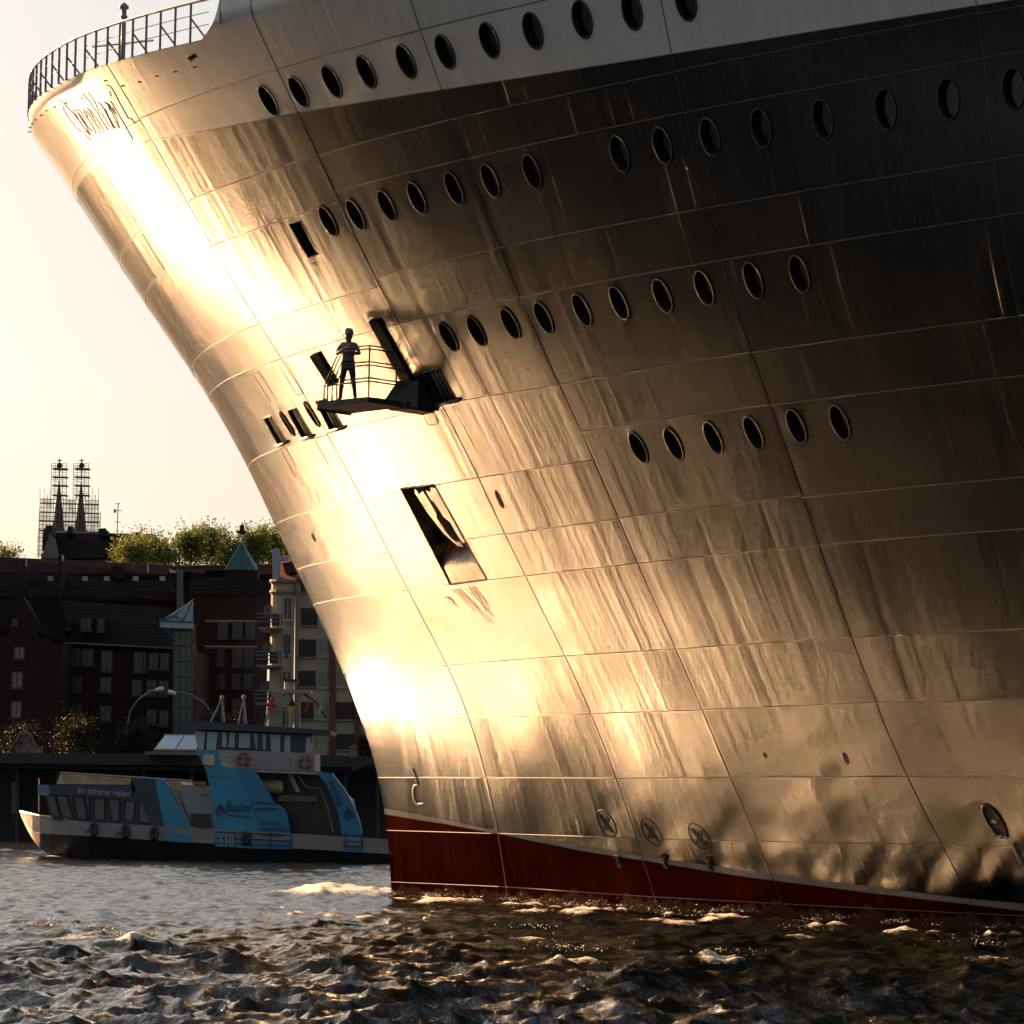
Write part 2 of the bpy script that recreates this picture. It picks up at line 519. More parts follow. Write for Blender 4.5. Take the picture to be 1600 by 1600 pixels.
def build_shell_piece(name, c, zlo, zhi, nt_, nw, holes, extra_t=None):
    """one plate of column c between two seams (functions of a)"""
    ts = np.linspace(0, 1, nt_+1)
    if extra_t is not None: ts = np.unique(np.concatenate([ts, extra_t]))
    ws = np.linspace(0, 1, nw+1)
    def tw_to_az(t, w):
        if COLS[c] is None:
            z = zlo(-5.0) + (zhi(-5.0)-zlo(-5.0))*w
            for _ in range(3):
                sa = stem_a(z); a = sa + (COLS[1]-sa)*t**3
                z = zlo(a)+(zhi(a)-zlo(a))*w
            sa = stem_a(z); a = sa+(COLS[1]-sa)*t**3
        else:
            a = COLS[c]+(COLS[c+1]-COLS[c])*t
            z = zlo(a)+(zhi(a)-zlo(a))*w
        return a, z
    T, W_ = np.meshgrid(ts, ws, indexing='ij')
    t = T.ravel(); w = W_.ravel()
    if not holes:
        n1 = len(ws)
        faces = [(i*n1+j, (i+1)*n1+j, (i+1)*n1+j+1, i*n1+j+1) for i in range(len(ts)-1) for j in range(n1-1)]
    else:
        def az_to_tw(a, z):
            tt = (a-COLS[c])/(COLS[c+1]-COLS[c]) if COLS[c] is not None else max(0, (a-float(stem_a(z)))/(COLS[1]-float(stem_a(z))))**(1/3)
            return tt, (z-float(zlo(a)))/(float(zhi(a))-float(zlo(a)))
        sx = (COLS[c+1]-(COLS[c] if COLS[c] is not None else -4)); sy = float(zhi(COLS[c+1]))-float(zlo(COLS[c+1]))
        def clip_unit(poly):
            for ax, lim, sg in ((0, 0.0, 1), (0, 1.0, -1), (1, 0.0, 1), (1, 1.0, -1)):
                out = []
                for i in range(len(poly)):
                    p, q = poly[i-1], poly[i]
                    ip, iq = (p[ax]-lim)*sg >= 0, (q[ax]-lim)*sg >= 0
                    if ip != iq:
                        f = (lim-p[ax])/(q[ax]-p[ax])
                        out.append((p[0]+(q[0]-p[0])*f, p[1]+(q[1]-p[1])*f))
                    if iq: out.append(q)
                poly = out
                if not poly: break
            return poly
        polys = [clip_unit([az_to_tw(*q) for q in hp]) for hp in holes]
        polys = [p for p in polys if len(p) > 2]
        keep = np.ones(len(t), bool)
        def inside(px, py, poly):
            r = False; n = len(poly)
            for i in range(n):
                x1, y1 = poly[i]; x2, y2 = poly[i-1]
                if (y1 > py) != (y2 > py) and px < (x2-x1)*(py-y1)/(y2-y1)+x1: r = not r
            return r
        for k in range(len(t)):
            for po in polys:
                bx = [q[0] for q in po]; by = [q[1] for q in po]
                if min(bx)-.03 < t[k] < max(bx)+.03 and min(by)-.1 < w[k] < max(by)+.1:
                    if inside(t[k], w[k], po) or min(math.hypot((t[k]-q[0])*sx, (w[k]-q[1])*sy) for q in po) < 0.05: keep[k] = False
        edge = (t < 1e-6) | (t > 1-1e-6) | (w < 1e-6) | (w > 1-1e-6)
        keep |= edge & ~np.array([any(inside(min(max(a_, 1e-4), 1-1e-4), min(max(b_, 1e-4), 1-1e-4), po) for po in polys) for a_, b_ in zip(t, w)])
        pts = [Vector((x*sx, y*sy)) for x, y in zip(t[keep], w[keep])]
        edges = []
        for po in polys:
            n0 = len(pts)
            pts += [Vector((min(max(q[0], 0), 1)*sx, min(max(q[1], 0), 1)*sy)) for q in po]
            edges += [(n0+i, n0+(i+1) % len(po)) for i in range(len(po))]
        vo, eo, fo, *_x = delaunay_2d_cdt(pts, edges, [], 0, 1e-5)
        t = np.array([v.x/sx for v in vo]); w = np.array([v.y/sy for v in vo])
        faces = []
        for f in fo:
            cx = sum(t[i] for i in f)/len(f); cy = sum(w[i] for i in f)/len(f)
            if not any(inside(cx, cy, po) for po in polys): faces.append(tuple(f))
    a, z = tw_to_az(t, w)
    P = hull_xyz(a, z)
    nn = hull_nrm(a, z)
    pv = np.array(PORT)
    me = bpy.data.meshes.new(name)
    # face winding outward
    f0 = faces[len(faces)//2]
    fn = np.cross(P[f0[1]]-P[f0[0]], P[f0[2]]-P[f0[0]])
    if fn @ pv < 0: faces = [tuple(reversed(f)) for f in faces]
    nn = np.where((nn @ pv)[:, None] < -0.2, -nn, nn) if COLS[c] is not None else nn
    me.from_pydata(P.tolist(), [], faces)
    finish_shell(me, a, z, nn)
    return me
def finish_shell(me, a, z, nn):
    me.materials.append(M_HULL)
    me.polygons.foreach_set('use_smooth', [True]*len(me.polygons))
    uvl = me.uv_layers.new(name='az')
    vi = np.empty(len(me.loops), np.int32); me.loops.foreach_get('vertex_index', vi)
    uvl.data.foreach_set('uv', np.stack([a[vi], z[vi]], -1).ravel().astype(np.float32))
    for nm, fn_ in (('dpaint', z_paint), ('dboot', z_boot), ('dstrp', z_strp)):
        at = me.attributes.new(nm, 'FLOAT', 'POINT')
        at.data.foreach_set('value', (z-fn_(a)).astype(np.float32))
    me.update()
    me.normals_split_custom_set_from_vertices(nn.tolist())

def in_hole(a, z):
    for hp in HOLES:
        r = False
        for i in range(len(hp)):
            x1, y1 = hp[i]; x2, y2 = hp[i-1]
            if (y1 > z) != (y2 > z) and a < (x2-x1)*(z-y1)/(y2-y1)+x1: r = not r
        if r: return True
    return False
def weld(aa, zz):
    """bead along the shell, broken where it meets an opening"""
    mb = MB(); run = []
    P_ = hull_xyz(aa, zz)
    for a_, z_, p_ in zip(aa, zz, P_):
        if in_hole(a_, z_):
            if len(run) > 1: mb.tube(run, 0.0135, 5)
            run = []
        else: run.append(Vector(p_))
    if len(run) > 1: mb.tube(run, 0.0135, 5)
    part('weld_seam', mb.mesh('weld_seam', M_WELD, True))
def build_plates():
    for c in range(len(COLS)-1):
        sl = grid_lines(c)
        a0 = COLS[c] if COLS[c] is not None else -9.0; a1 = COLS[c+1]
        def lin(p):
            return lambda a, p=p: p[0]+(p[1]-p[0])*(np.asarray(a, float)-a0)/(a1-a0)
        zs = [lambda a: -1.6+0*np.asarray(a, float)]+[lin(sl[r]) for r in ROWS]+[z_top]
        for k in range(len(zs)-1):
            lo, hi = zs[k], zs[k+1]
            am = 0.5*(max(a0, -5)+a1)
            hs = []
            for hp in HOLES:
                if any((c == 0 or q[0] >= a0) and q[0] < a1 and lo(q[0]) <= q[1] < hi(q[0]) for q in hp): hs.append(hp)
            ntt = 60 if c == 0 else max(12, int((a1-a0)/0.22))
            nw = max(3, int(float(hi(am)-lo(am))/0.28))
            extra = None
            if k == len(zs)-2 and a0 < A_W1 < a1:
                extra = (np.linspace(A_W0-0.02, A_W1+0.03, 50)-a0)/(a1-a0); nw = 16
            part('hull_plate', build_shell_piece('hull_plate', c, lo, hi, ntt, nw, hs, extra))
        # weld beads: seams of this column and the butt on its aft side
        for r in ROWS:
            p = sl[r]
            f_ = lin(p)
            if c == 0:
                zz = float(f_(-3)); ss = np.linspace(0.02, 1, 40)**3; aa = stem_a(zz)+(COLS[1]-stem_a(zz))*ss
            else:
                aa = np.linspace(a0, a1, 90)
            zz = f_(aa)
            weld(aa, zz+0*aa)
        top = float(z_top(a1))
        zz = np.linspace(-1.2, min(top, 27.4), 160)
        zz = zz[stem_a(zz) < a1-0.05]
        weld(np.full(zz.shape, a1), zz)
    # starboard shell and the run of the hull aft, beyond the frame
    for nm, side, aa in (('starboard_shell', -1, None), ('after_shell', 1, np.linspace(46, 150, 60))):
        zs = np.concatenate([np.linspace(-1.6, ZK, 60), [Z_CAP]])
        if aa is None:
            tt = np.linspace(0, 1, 70)
            Z, T = np.meshgrid(zs, tt, indexing='ij'); A = stem_a(Z.ravel()).reshape(Z.shape); A = A+(150-A)*T**3
            Z = np.where((A < A_W0) & (Z > z_deck(A)), z_deck(A), Z)
        else:
            Z, A = np.meshgrid(zs, aa, indexing='ij')
        ns = A.shape[1]
        P = hull_xyz(A.ravel(), Z.ravel(), side)
        F_ = [(i*ns+j, i*ns+j+1, (i+1)*ns+j+1, (i+1)*ns+j) for i in range(A.shape[0]-1) for j in range(ns-1)]
        if side == -1: F_ = [tuple(reversed(f)) for f in F_]
        me = bpy.data.meshes.new(nm); me.from_pydata(P.tolist(), [], F_)
        nn = hull_nrm(A.ravel(), Z.ravel(), side=side)
        nn = np.where(((nn @ np.array(PORT))*side)[:, None] < -0.3, -nn, nn)
        finish_shell(me, A.ravel(), Z.ravel(), nn)
        part(nm, me)
# ------------------------------------------------------------------ openings in the shell
M_RIM = simple('porthole_rim_paint', (0.010, 0.009, 0.008), 0.45, 0.3, 12, spec=0.25)
M_GLASS = simple('dark_glass', (0.004, 0.004, 0.005), 0.06, 0.2, 1, spec=0.5)
M_GREY = simple('grey_fitting_paint', (0.10, 0.095, 0.085), 0.45, 0.3, 6)
M_RAILW = simple('rail_paint', (0.62, 0.58, 0.58), 0.45, 0.15, 6)
M_STAN = simple('stanchion_paint', (0.16, 0.145, 0.15), 0.5, 0.25, 6)
M_MARK = simple('mark_paint_black', (0.008, 0.008, 0.008), 0.7, 0.2, 8)
M_MARKW = simple('mark_paint_white', (0.60, 0.57, 0.50), 0.6, 0.2, 8)
M_NAME = simple('name_paint', (0.10, 0.030, 0.015), 0.6, 0.25, 8)

def local_circle_hole(M, rx, ry, n=22):
    pts = []
    for k in range(n):
        t = 2*math.pi*k/n
        q = M @ Vector((rx*math.cos(t), ry*math.sin(t), 0))
        pts.append(to_az(q))
    HOLES.append(pts)

def ring_mesh(name, rx, ry, r, mat, depth=0.0, seg=28):
    mb = MB()
    mb.tube([(rx*math.cos(2*math.pi*k/seg), ry*math.sin(2*math.pi*k/seg), 0.012) for k in range(seg)], r, 6, closed=True)
    if depth:
        vv = []
        for z_ in (0.0, -depth):
            vv += [((rx-0.005)*math.cos(2*math.pi*k/seg), (ry-0.005)*math.sin(2*math.pi*k/seg), z_) for k in range(seg)]
        mb.add(vv, [(k, seg+k, seg+(k+1) % seg, (k+1) % seg) for k in range(seg)])
    return mb.mesh(name, mat, True)
def disc_mesh(name, rx, ry, z_, mat, seg=28):
    vv = [(rx*math.cos(2*math.pi*k/seg), ry*math.sin(2*math.pi*k/seg), z_) for k in range(seg)]
    return mesh_from(name, vv, [tuple(range(seg))], mat)
def place(o, M):
    """put a child of the liner at world matrix M"""
    o.matrix_local = liner.matrix_basis.inverted() @ M
    return o
PR = 0.43; PRX = 0.27
ME_PORT = ring_mesh("porthole", PRX, PR, 0.026, M_RIM, 0.16)
ME_PANE = disc_mesh("pane", PRX, PR, -0.14, M_GLASS)
ME_CROSS = MB().tube([(-PR*0.1, -PR, -0.10), (PR*0.25, -PR*0.2, -0.10)], 0.012, 5).mesh('hinge', M_GREY)
PORTHOLES = [(420,157),(467,143),(519,127),(573,112),(635,96),(696,81),(765,63),(833,48),(910,30),(988,17),(1072,2),
 (513,345),(556,335),(605,321),(652,309),(710,294),(767,282),(832,268),(969,240),(1036,227),(1110,214),(1190,200),(1286,186),(1384,171),(1482,155),(1584,139),
 (701,526),(745,517),(798,505),(850,496),(910,484),(968,473),(1036,462),(1101,450),(1178,438),(1250,428),
 (998,699),(1053,693),(1115,684),(1178,676),(1245,666),(1313,660)]
for q in PORTHOLES:
    M = frame_at(*q)
    local_circle_hole(M, PRX, PR)
    o = place(link('porthole', ME_PORT, liner), M)
    link('pane', ME_PANE, o)

def quad_frame(px):
    """four photo corners (tl, tr, br, bl) on the shell -> world points and mean outward normal"""
    cs_ = [cast(*q) for q in px]
    P = [c[0] for c in cs_]
    n = sum((c[1] for c in cs_), Vector()).normalized()
    return P, n, [(c[2], c[3]) for c in cs_]
def dense_hole(az, k=6):
    out = []
    for i in range(len(az)):
        a, b = az[i], az[(i+1) % len(az)]
        out += [(a[0]+(b[0]-a[0])*t/k, a[1]+(b[1]-a[1])*t/k) for t in range(k)]
    HOLES.append(out)
def recess(name, px, depth, mat_in=None, frame_r=0.02):
    P, n, az = quad_frame(px)
    dense_hole(az)
    Q = [p-n*depth for p in P]
    mb = MB()
    Pp = [p+n*0.004 for p in P]
    mb.add(Pp+Q, [(4, 5, 6, 7), (0, 1, 5, 4), (1, 2, 6, 5), (2, 3, 7, 6), (3, 0, 4, 7)])
    o = part(name, mb.mesh(name, mat_in or M_DARKIN))
    fr = MB()
    loop = []
    for i in range(4):
        a, b = az[i], az[(i+1) % 4]
        loop += [hull_pt(a[0]+(b[0]-a[0])*t/6, a[1]+(b[1]-a[1])*t/6) for t in range(6)]
    fr.tube(loop, frame_r, 5, closed=True)
    part('opening_frame', fr.mesh('opening_frame', M_WELD), parent=o)
    return o, P, n
recess('mooring_port', [(452,350),(469.5,344.5),(497.5,397.5),(482,403)], 0.7)
recess('fairlead', [(293,90),(303,83.5),(309,88),(298.5,95.5)], 0.4)
for px in ([(412,654),(423,649.5),(448,691),(435.5,696)], [(449,641),(462.5,637),(489,681),(472.5,685.5)],
           [(492.5,627),(510,623),(537.5,667.5),(516,673)], [(661,582.5),(686,576),(715,625),(684,631)]):
    o, P, n = recess('roller_fairlead', px, 0.45)
    for f in (0.3, 0.52, 0.74):       # upright rollers in the opening
        a = P[0].lerp(P[1], f); b = P[3].lerp(P[2], f)
        part('roller', MB().tube([a-n*0.10, b-n*0.10], 0.045, 8).mesh('roller', M_GREY, True), parent=o)
    s0, s1 = P[3]-(P[2]-P[3])*0.06, P[2]+(P[2]-P[3])*0.10
    part('sill', MB().tube([s0+n*0.04, s1+n*0.04], 0.05, 8).mesh('sill', M_GREY, True), parent=o)
for q, rx, ry in (((449,662), 0.15, 0.42), ((487.5,647), 0.16, 0.43)):
    M = frame_at(*q)
    local_circle_hole(M, rx, ry)
    o = place(link('hawse_oval', ring_mesh('hawse_oval', rx, ry, 0.035, M_RIM, 0.3), liner), M)
    link('lining', disc_mesh('lining', rx, ry, -0.28, M_DARKIN), o)
for px in ([(396,585),(405,581),(434,628),(425,631)], [(435.5,570),(447,565),(475,615),(464.5,617.5)], [(661,649),(677,642),(686,661),(670,664.5)]):
    P, n, az = quad_frame(px)
    loop = []
    for i in range(4):
        a, b = az[i], az[(i+1) % 4]
        loop += [hull_pt(a[0]+(b[0]-a[0])*t/6, a[1]+(b[1]-a[1])*t/6) for t in range(6)]
    part('flush_hatch', MB().tube(loop, 0.011, 5, closed=True).mesh('flush_hatch', M_WELD))

# ------------------------------------------------------------------ anchor pocket and anchor
APX = [(626,763),(678,757),(761,906),(704,914)]
P, n, az = quad_frame(APX)
dense_hole(az, 10)
def pocket():
    mb = MB(); nu, nv = 8, 24
    V_ = []
    for j in range(nv+1):
        v = j/nv
        d = 1.15 if v < 0.48 else 0.015+1.13*max(0.0, math.cos(min(1.0, (v-0.48)/0.34)*math.pi/2))**1.6
        for i in range(nu+1):
            u = i/nu
            top = (az[0][0]+(az[1][0]-az[0][0])*u, az[0][1]+(az[1][1]-az[0][1])*u)
            bot = (az[3][0]+(az[2][0]-az[3][0])*u, az[3][1]+(az[2][1]-az[3][1])*u)
            q = hull_pt(top[0]+(bot[0]-top[0])*v, top[1]+(bot[1]-top[1])*v)
            V_.append(q-n*(d*min(1, 1)))
    mb.add(V_, [(j*(nu+1)+i, j*(nu+1)+i+1, (j+1)*(nu+1)+i+1, (j+1)*(nu+1)+i) for j in range(nv) for i in range(nu)])
    # side walls from the shell down to the back
    for side in (0, nu):
        rim = []; back = []
        for j in range(nv+1):
            v = j/nv; u = side/nu
            top = (az[0][0]+(az[1][0]-az[0][0])*u, az[0][1]+(az[1][1]-az[0][1])*u)
            bot = (az[3][0]+(az[2][0]-az[3][0])*u, az[3][1]+(az[2][1]-az[3][1])*u)
            rim.append(hull_pt(top[0]+(bot[0]-top[0])*v, top[1]+(bot[1]-top[1])*v)); back.append(V_[j*(nu+1)+side])
        m_ = len(rim)
        mb.add(rim+back, [(j, j+1, m_+j+1, m_+j) for j in range(m_-1)])
    rim = [hull_pt(az[0][0]+(az[1][0]-az[0][0])*i/nu, az[0][1]+(az[1][1]-az[0][1])*i/nu) for i in range(nu+1)]
    mb.add(rim+V_[:nu+1], [(i, i+1, nu+1+i+1, nu+1+i) for i in range(nu)])
    return mb.mesh('anchor_pocket', M_POCKET, True)
def pocket_mat():
    m, nt, b = new_mat('pocket_steel')
    tc = N(nt, 'ShaderNodeTexCoord')
    no = N(nt, 'ShaderNodeTexNoise'); no.inputs['Scale'].default_value = 2.6; no.inputs['Detail'].default_value = 8; no.inputs['Roughness'].default_value = 0.7
    nt.links.new(tc.outputs['Object'], no.inputs['Vector'])
    c = mixcol(nt, ramp(nt, no.outputs[0], 0.42, 0.62), (0.012, 0.009, 0.006), (0.24, 0.12, 0.05))
    nt.links.new(c, b.inputs['Base Color']); b.inputs['Roughness'].default_value = 0.34; b.inputs['IOR'].default_value = 1.5
    bp = N(nt, 'ShaderNodeBump'); bp.inputs['Distance'].default_value = 0.03
    nt.links.new(no.outputs[0], bp.inputs['Height']); nt.links.new(bp.outputs[0], b.inputs['Normal'])
    return m
M_POCKET = pocket_mat()
M_ANCHOR = simple('anchor_steel', (0.20, 0.13, 0.075), 0.4, 0.4, 3, bump=0.02)
pk = part('anchor_pocket', pocket())
def pkpt(u, v, d):
    top = P[0].lerp(P[1], u); bot = P[3].lerp(P[2], u)
    return top.lerp(bot, v)-n*d
ank = MB()
# flat stockless anchor lying in the pocket: two flukes either side of a slotted head
outl_l = [(0.26,0.07),(0.32,0.03),(0.36,0.09),(0.52,0.06),(0.56,0.30),(0.50,0.34),(0.56,0.52),(0.66,0.60),(0.78,0.60),(0.80,0.66),(0.66,0.64),(0.46,0.50),(0.32,0.28)]
outl_r = [(0.60,0.06),(0.72,0.08),(0.80,0.03),(0.96,0.06),(0.98,0.30),(0.98,0.58),(0.84,0.62),(0.80,0.55),(0.80,0.40),(0.70,0.34),(0.66,0.18),(0.60,0.16)]
for ol in (outl_l, outl_r):
    ank.prism([pkpt(u, v, 0.07) for u, v in ol], -n*0.22)
part('anchor', ank.mesh('anchor', M_ANCHOR), parent=pk)
part('anchor_shank', MB().tube([pkpt(0.68, 0.10, 0.42), pkpt(0.72, 0.85, 0.5)], 0.13, 8).mesh('anchor_shank', M_ANCHOR), parent=pk)
lp = []
for i in range(4):
    a, b = az[i], az[(i+1) % 4]
    lp += [hull_pt(a[0]+(b[0]-a[0])*t/10, a[1]+(b[1]-a[1])*t/10) for t in range(10)]
part('pocket_rim', MB().tube(lp, 0.025, 6, closed=True).mesh('pocket_rim', M_WELD, True), parent=pk)

build_plates()

# ------------------------------------------------------------------ marks and small fittings on the shell
def shell_line(px, r, mat, name, off=0.006, parent=None, step=4):
    pts = []
    for i in range(len(px)-1):
        (x, y), (x2, y2) = px[i], px[i+1]
        k = max(1, int(math.hypot(x2-x, y2-y)/step))
        pts += [(x+(x2-x)*t/k, y+(y2-y)*t/k) for t in range(k)]
    pts.append(px[-1])
    out = []
    for q in pts:
        c = cast(*q)
        if c: out.append(c[0]+c[1]*off)
    return out
def strokes(name, lines, r, mat):
    mb = MB()
    for ln in lines:
        pts = shell_line(ln, r, mat, name)
        if len(pts) > 1: mb.tube(pts, r, 5)
    return part(name, mb.mesh(name, mat, True))
def c7(*pts): return [(20+x/5.0, 30+y/5.0) for x, y in pts]
strokes('name_lettering', [
 c7((390,680),(402,712),(430,760),(470,812),(502,850),(535,876)), c7((365,628),(400,655),(432,692),(480,742),(520,792),(560,850),(600,905)),
 c7((556,862),(568,905),(588,918),(612,948)),
 c7((474,708),(505,764),(545,828),(590,884)), c7((492,706),(525,760),(566,822),(612,905)),
 c7((508,702),(530,716),(552,760),(572,776)), c7((520,734),(560,800),(600,856),(622,872)), c7((540,698),(566,712),(588,756),(578,770)), c7((552,716),(590,780),(632,846),(652,894)),
 c7((572,688),(592,706),(632,770),(676,840),(712,880)), c7((580,716),(620,780),(668,850),(682,892)), c7((600,700),(640,756),(690,826),(720,868)),
 c7((545,580),(600,640),(642,702),(690,780),(745,864)), c7((588,565),(640,640),(662,690),(684,744)), c7((660,650),(690,664),(712,700),(752,776),(790,858)), c7((684,744),(700,738)),
 c7((714,645),(742,668),(758,712)), c7((722,700),(752,764),(790,836),(808,852)), c7((736,650),(772,720),(804,790),(830,848)), c7((700,740),(740,812),(764,846)),
 c7((750,660),(776,700),(812,770),(836,850)), c7((768,640),(800,696),(850,780),(896,862),(942,944)), c7((782,690),(806,738)), c7((758,562),(772,602)),
 c7((735,515),(762,522),(798,576),(840,660),(880,730),(905,778),(930,778),(958,814))], 0.0135, M_NAME)
sc = MB()
for q in [(166,120),(193,128),(219,122),(246,113),(275,106),(305,99),(105,155),(129,147),(74,173),(87,167),(66,180),(57,187),(52,193),(48,199),(47,206)]:
    c = cast(q[0], q[1]+6 if q[0] > 90 else q[1])
    if c:
        t = AFT.normalized()
        sc.tube([c[0]-t*0.07+c[1]*0.004, c[0]+t*0.07+c[1]*0.004], 0.022, 5)
part('scuppers', sc.mesh('scuppers', M_MARK))
for q in ((948,1287), (1018,1300), (1093,1308)):
    M = frame_at(*q)
    r = 0.42
    mb = MB().tube([(r*math.cos(2*math.pi*k/28), r*math.sin(2*math.pi*k/28), 0.004) for k in range(28)], 0.018, 5, closed=True)
    for s in (1, -1):
        for o_ in (-0.05, 0.05):
            mb.tube([(s*-0.20+o_, 0.24, 0.004), (0.0+o_*1.6, 0.0, 0.004), (s*0.20+o_, -0.24, 0.004)], 0.016, 5)
    place(link('thruster_mark', mb.mesh('thruster_mark', M_MARK), liner), M)
strokes('bulb_mark', [[(655,1227),(648,1227),(645.5,1234),(646,1244),(648,1252),(652,1256.5),(664,1255.5)]], 0.030, M_MARKW)
strokes('bulb_mark_line', [[(645,1201),(655,1227)]], 0.022, M_MARK)
strokes('draught_marks', [[(900+0.55*k+(k % 2)*2.0, 1280+k*3.2), (904+0.55*k+(k % 2)*1.5, 1281+k*3.2)] for k in range(8)] +
        [[(1140+0.55*k+(k % 2)*2.0, 1317+k*3.2), (1144+0.55*k+(k % 2)*1.5, 1318+k*3.2)] for k in range(8)], 0.010, M_MARK)
for q, rx, ry in (((490,840), 0.05, 0.13), ((1195,1180), 0.04, 0.07), ((1322,1185), 0.06, 0.16), ((780,780), 0.07, 0.26)):
    M = frame_at(*q)
    o = place(link('drain_hole', ring_mesh('drain_hole', rx, ry, 0.016, M_WELD, 0.0, 16), liner), M)
    link('bore', disc_mesh('bore', rx, ry, 0.009, M_MARK, 16), o)
for q in ((968,1343), (1040,1345), (1109,1348)):
    M = frame_at(*q)
    mb = MB().box(-0.05, 0.05, -0.17, 0.12, 0, 0.08).box(-0.12, 0.12, 0.08, 0.16, 0, 0.10).box(-0.07, 0.09, -0.20, -0.15, 0, 0.09)
    place(link('lifting_pad', mb.mesh('lifting_pad', M_MARK), liner), M)
M = frame_at(1555, 1283)
o = place(link('shell_recess', ring_mesh('shell_recess', 0.26, 0.52, 0.035, M_RIM, 0.0), liner), M)
link('recess_plate', disc_mesh('recess_plate', 0.26, 0.52, 0.008, M_MARK), o)
link('step', MB().box(-0.07, 0.07, -0.02, 0.03, 0.0, 0.06).mesh('step', M_MARKW), o)
for sx_ in (-0.08, 0.12):
    link('step', MB().box(sx_-0.05, sx_+0.05, -0.50, -0.45, 0.0, 0.07).mesh('step', M_MARKW), o)
c0, c1 = cast(1583,1318), cast(1599,1352)
part('pilot_pole', MB().tube([c0[0]+c0[1]*0.06, c1[0]+c1[1]*0.06], 0.03, 6).mesh('pilot_pole', M_MARKW, True))
strokes('weld_patch', [[(1347,1345),(1352,1354),(1357,1368)]], 0.02, M_GREY)

rl = []
for (x0, y0), (x1, y1), w_ in (((716,918),(772,978),7), ((738,914),(778,972),6), ((700,930),(716,950),4)):
    for k in range(7):
        o1, o2, t1 = random.uniform(-w_*1.6, w_*1.6), 0.0, random.uniform(0.3, 1.0)
        o2 = o1*random.uniform(0.6, 1.1)
        rl.append([(x0+o1, y0+2-o1*0.12), (x0+(x1-x0)*t1*0.5+(o1+o2)/2+random.uniform(-0.8, 0.8), y0+(y1-y0)*t1*0.5-o1*0.12), (x0+(x1-x0)*t1+o2, y0+(y1-y0)*t1-o1*0.12)])
for x0, y0, ln in ((437,700,45), (447,699,30), (487,690,60), (492,688,38), (535,678,50), (690,640,40), (706,634,70)):
    rl.append([(x0, y0), (x0+ln*0.28, y0+ln*0.5), (x0+ln*0.55, y0+ln)])
strokes('rust_streaks', rl, 0.0045, simple('rust', (0.07, 0.03, 0.010), 0.85, 0.5, 9, spec=0.1))['kind'] = 'stuff'
# ------------------------------------------------------------------ foredeck rail
def deck_edge(s, side=1):
    zd = 22.6
    for _ in range(3):
        a = float(stem_a(zd))+s; zd = float(z_deck(a))
    b = float(hull_b(a, zd))*side
    return Vector(ship_xyz(np.array(a), np.array(b), np.array(zd)))
def arc_points(side, smax, step):
    ss = np.concatenate([np.geomspace(1e-5, 0.3, 200), np.linspace(0.301, smax, 900)])
    pts = [deck_edge(float(s), side) for s in ss]
    d = np.concatenate([[0], np.cumsum([(pts[i+1]-pts[i]).length for i in range(len(pts)-1)])])
    return pts, d
s_w = A_W0-float(stem_a(22.3))
ptsP, dP = arc_points(1, s_w+0.9, 0.8)
ptsS, dS = arc_points(-1, 9.0, 0.8)
def along(pts, d, x):
    i = int(np.searchsorted(d, x)); i = min(max(i, 1), len(pts)-1)
    f = (x-d[i-1])/max(1e-9, d[i]-d[i-1])
    return pts[i-1].lerp(pts[i], f)
rail = part('deck_rail', MB().tube([along(ptsS, dS, x)+Vector((0, 0, 1.02)) for x in np.arange(dS[-1], 0.2, -0.35)] +
                                   [along(ptsP, dP, x)+Vector((0, 0, 1.02)) for x in np.arange(0.2, dP[-1], 0.35)], 0.040, 7).mesh('deck_rail', M_RAILW, True))
for h_ in (0.36, 0.68):
    part('rail_wire', MB().tube([along(ptsS, dS, x)+Vector((0, 0, h_)) for x in np.arange(dS[-1], 0.2, -0.35)] +
         [along(ptsP, dP, x)+Vector((0, 0, h_)) for x in np.arange(0.2, dP[-1], 0.35)], 0.011, 5).mesh('rail_wire', M_STAN, True), parent=rail)
inb = (AFT*0.4-PORT*0.0)
def stanchions(pts, d, sgn):
    x = 0.35; k = 0
    while x < d[-1]-0.2:
        p = along(pts, d, x)
        part('stanchion', MB().box(-0.028, 0.028, -0.028, 0.028, -0.02, 1.0, Matrix.Translation(p)).mesh('stanchion', M_STAN), parent=rail)
        if k % 2 == 1:
            inward = (-PORT*sgn*0.75+AFT*0.5).normalized()
            part('stay', MB().tube([p+Vector((0, 0, 0.62)), p+inward*0.5], 0.026, 5).mesh('stay', M_STAN), parent=rail)
        x += 0.72; k += 1
stanchions(ptsP, dP, 1); stanchions(ptsS, dS, -1)
# solid plate right at the stem head
st = [along(ptsS, dS, x) for x in (1.6, 1.1, 0.6, 0.25)]+[along(ptsP, dP, x) for x in (0.02, 0.25)]
mb = MB()
mb.add(st+[p+Vector((0, 0, 0.98)) for p in st], [(i, i+1, len(st)+i+1, len(st)+i) for i in range(len(st)-1)])
part('stem_plate', mb.mesh('stem_plate', M_STAN), parent=rail)
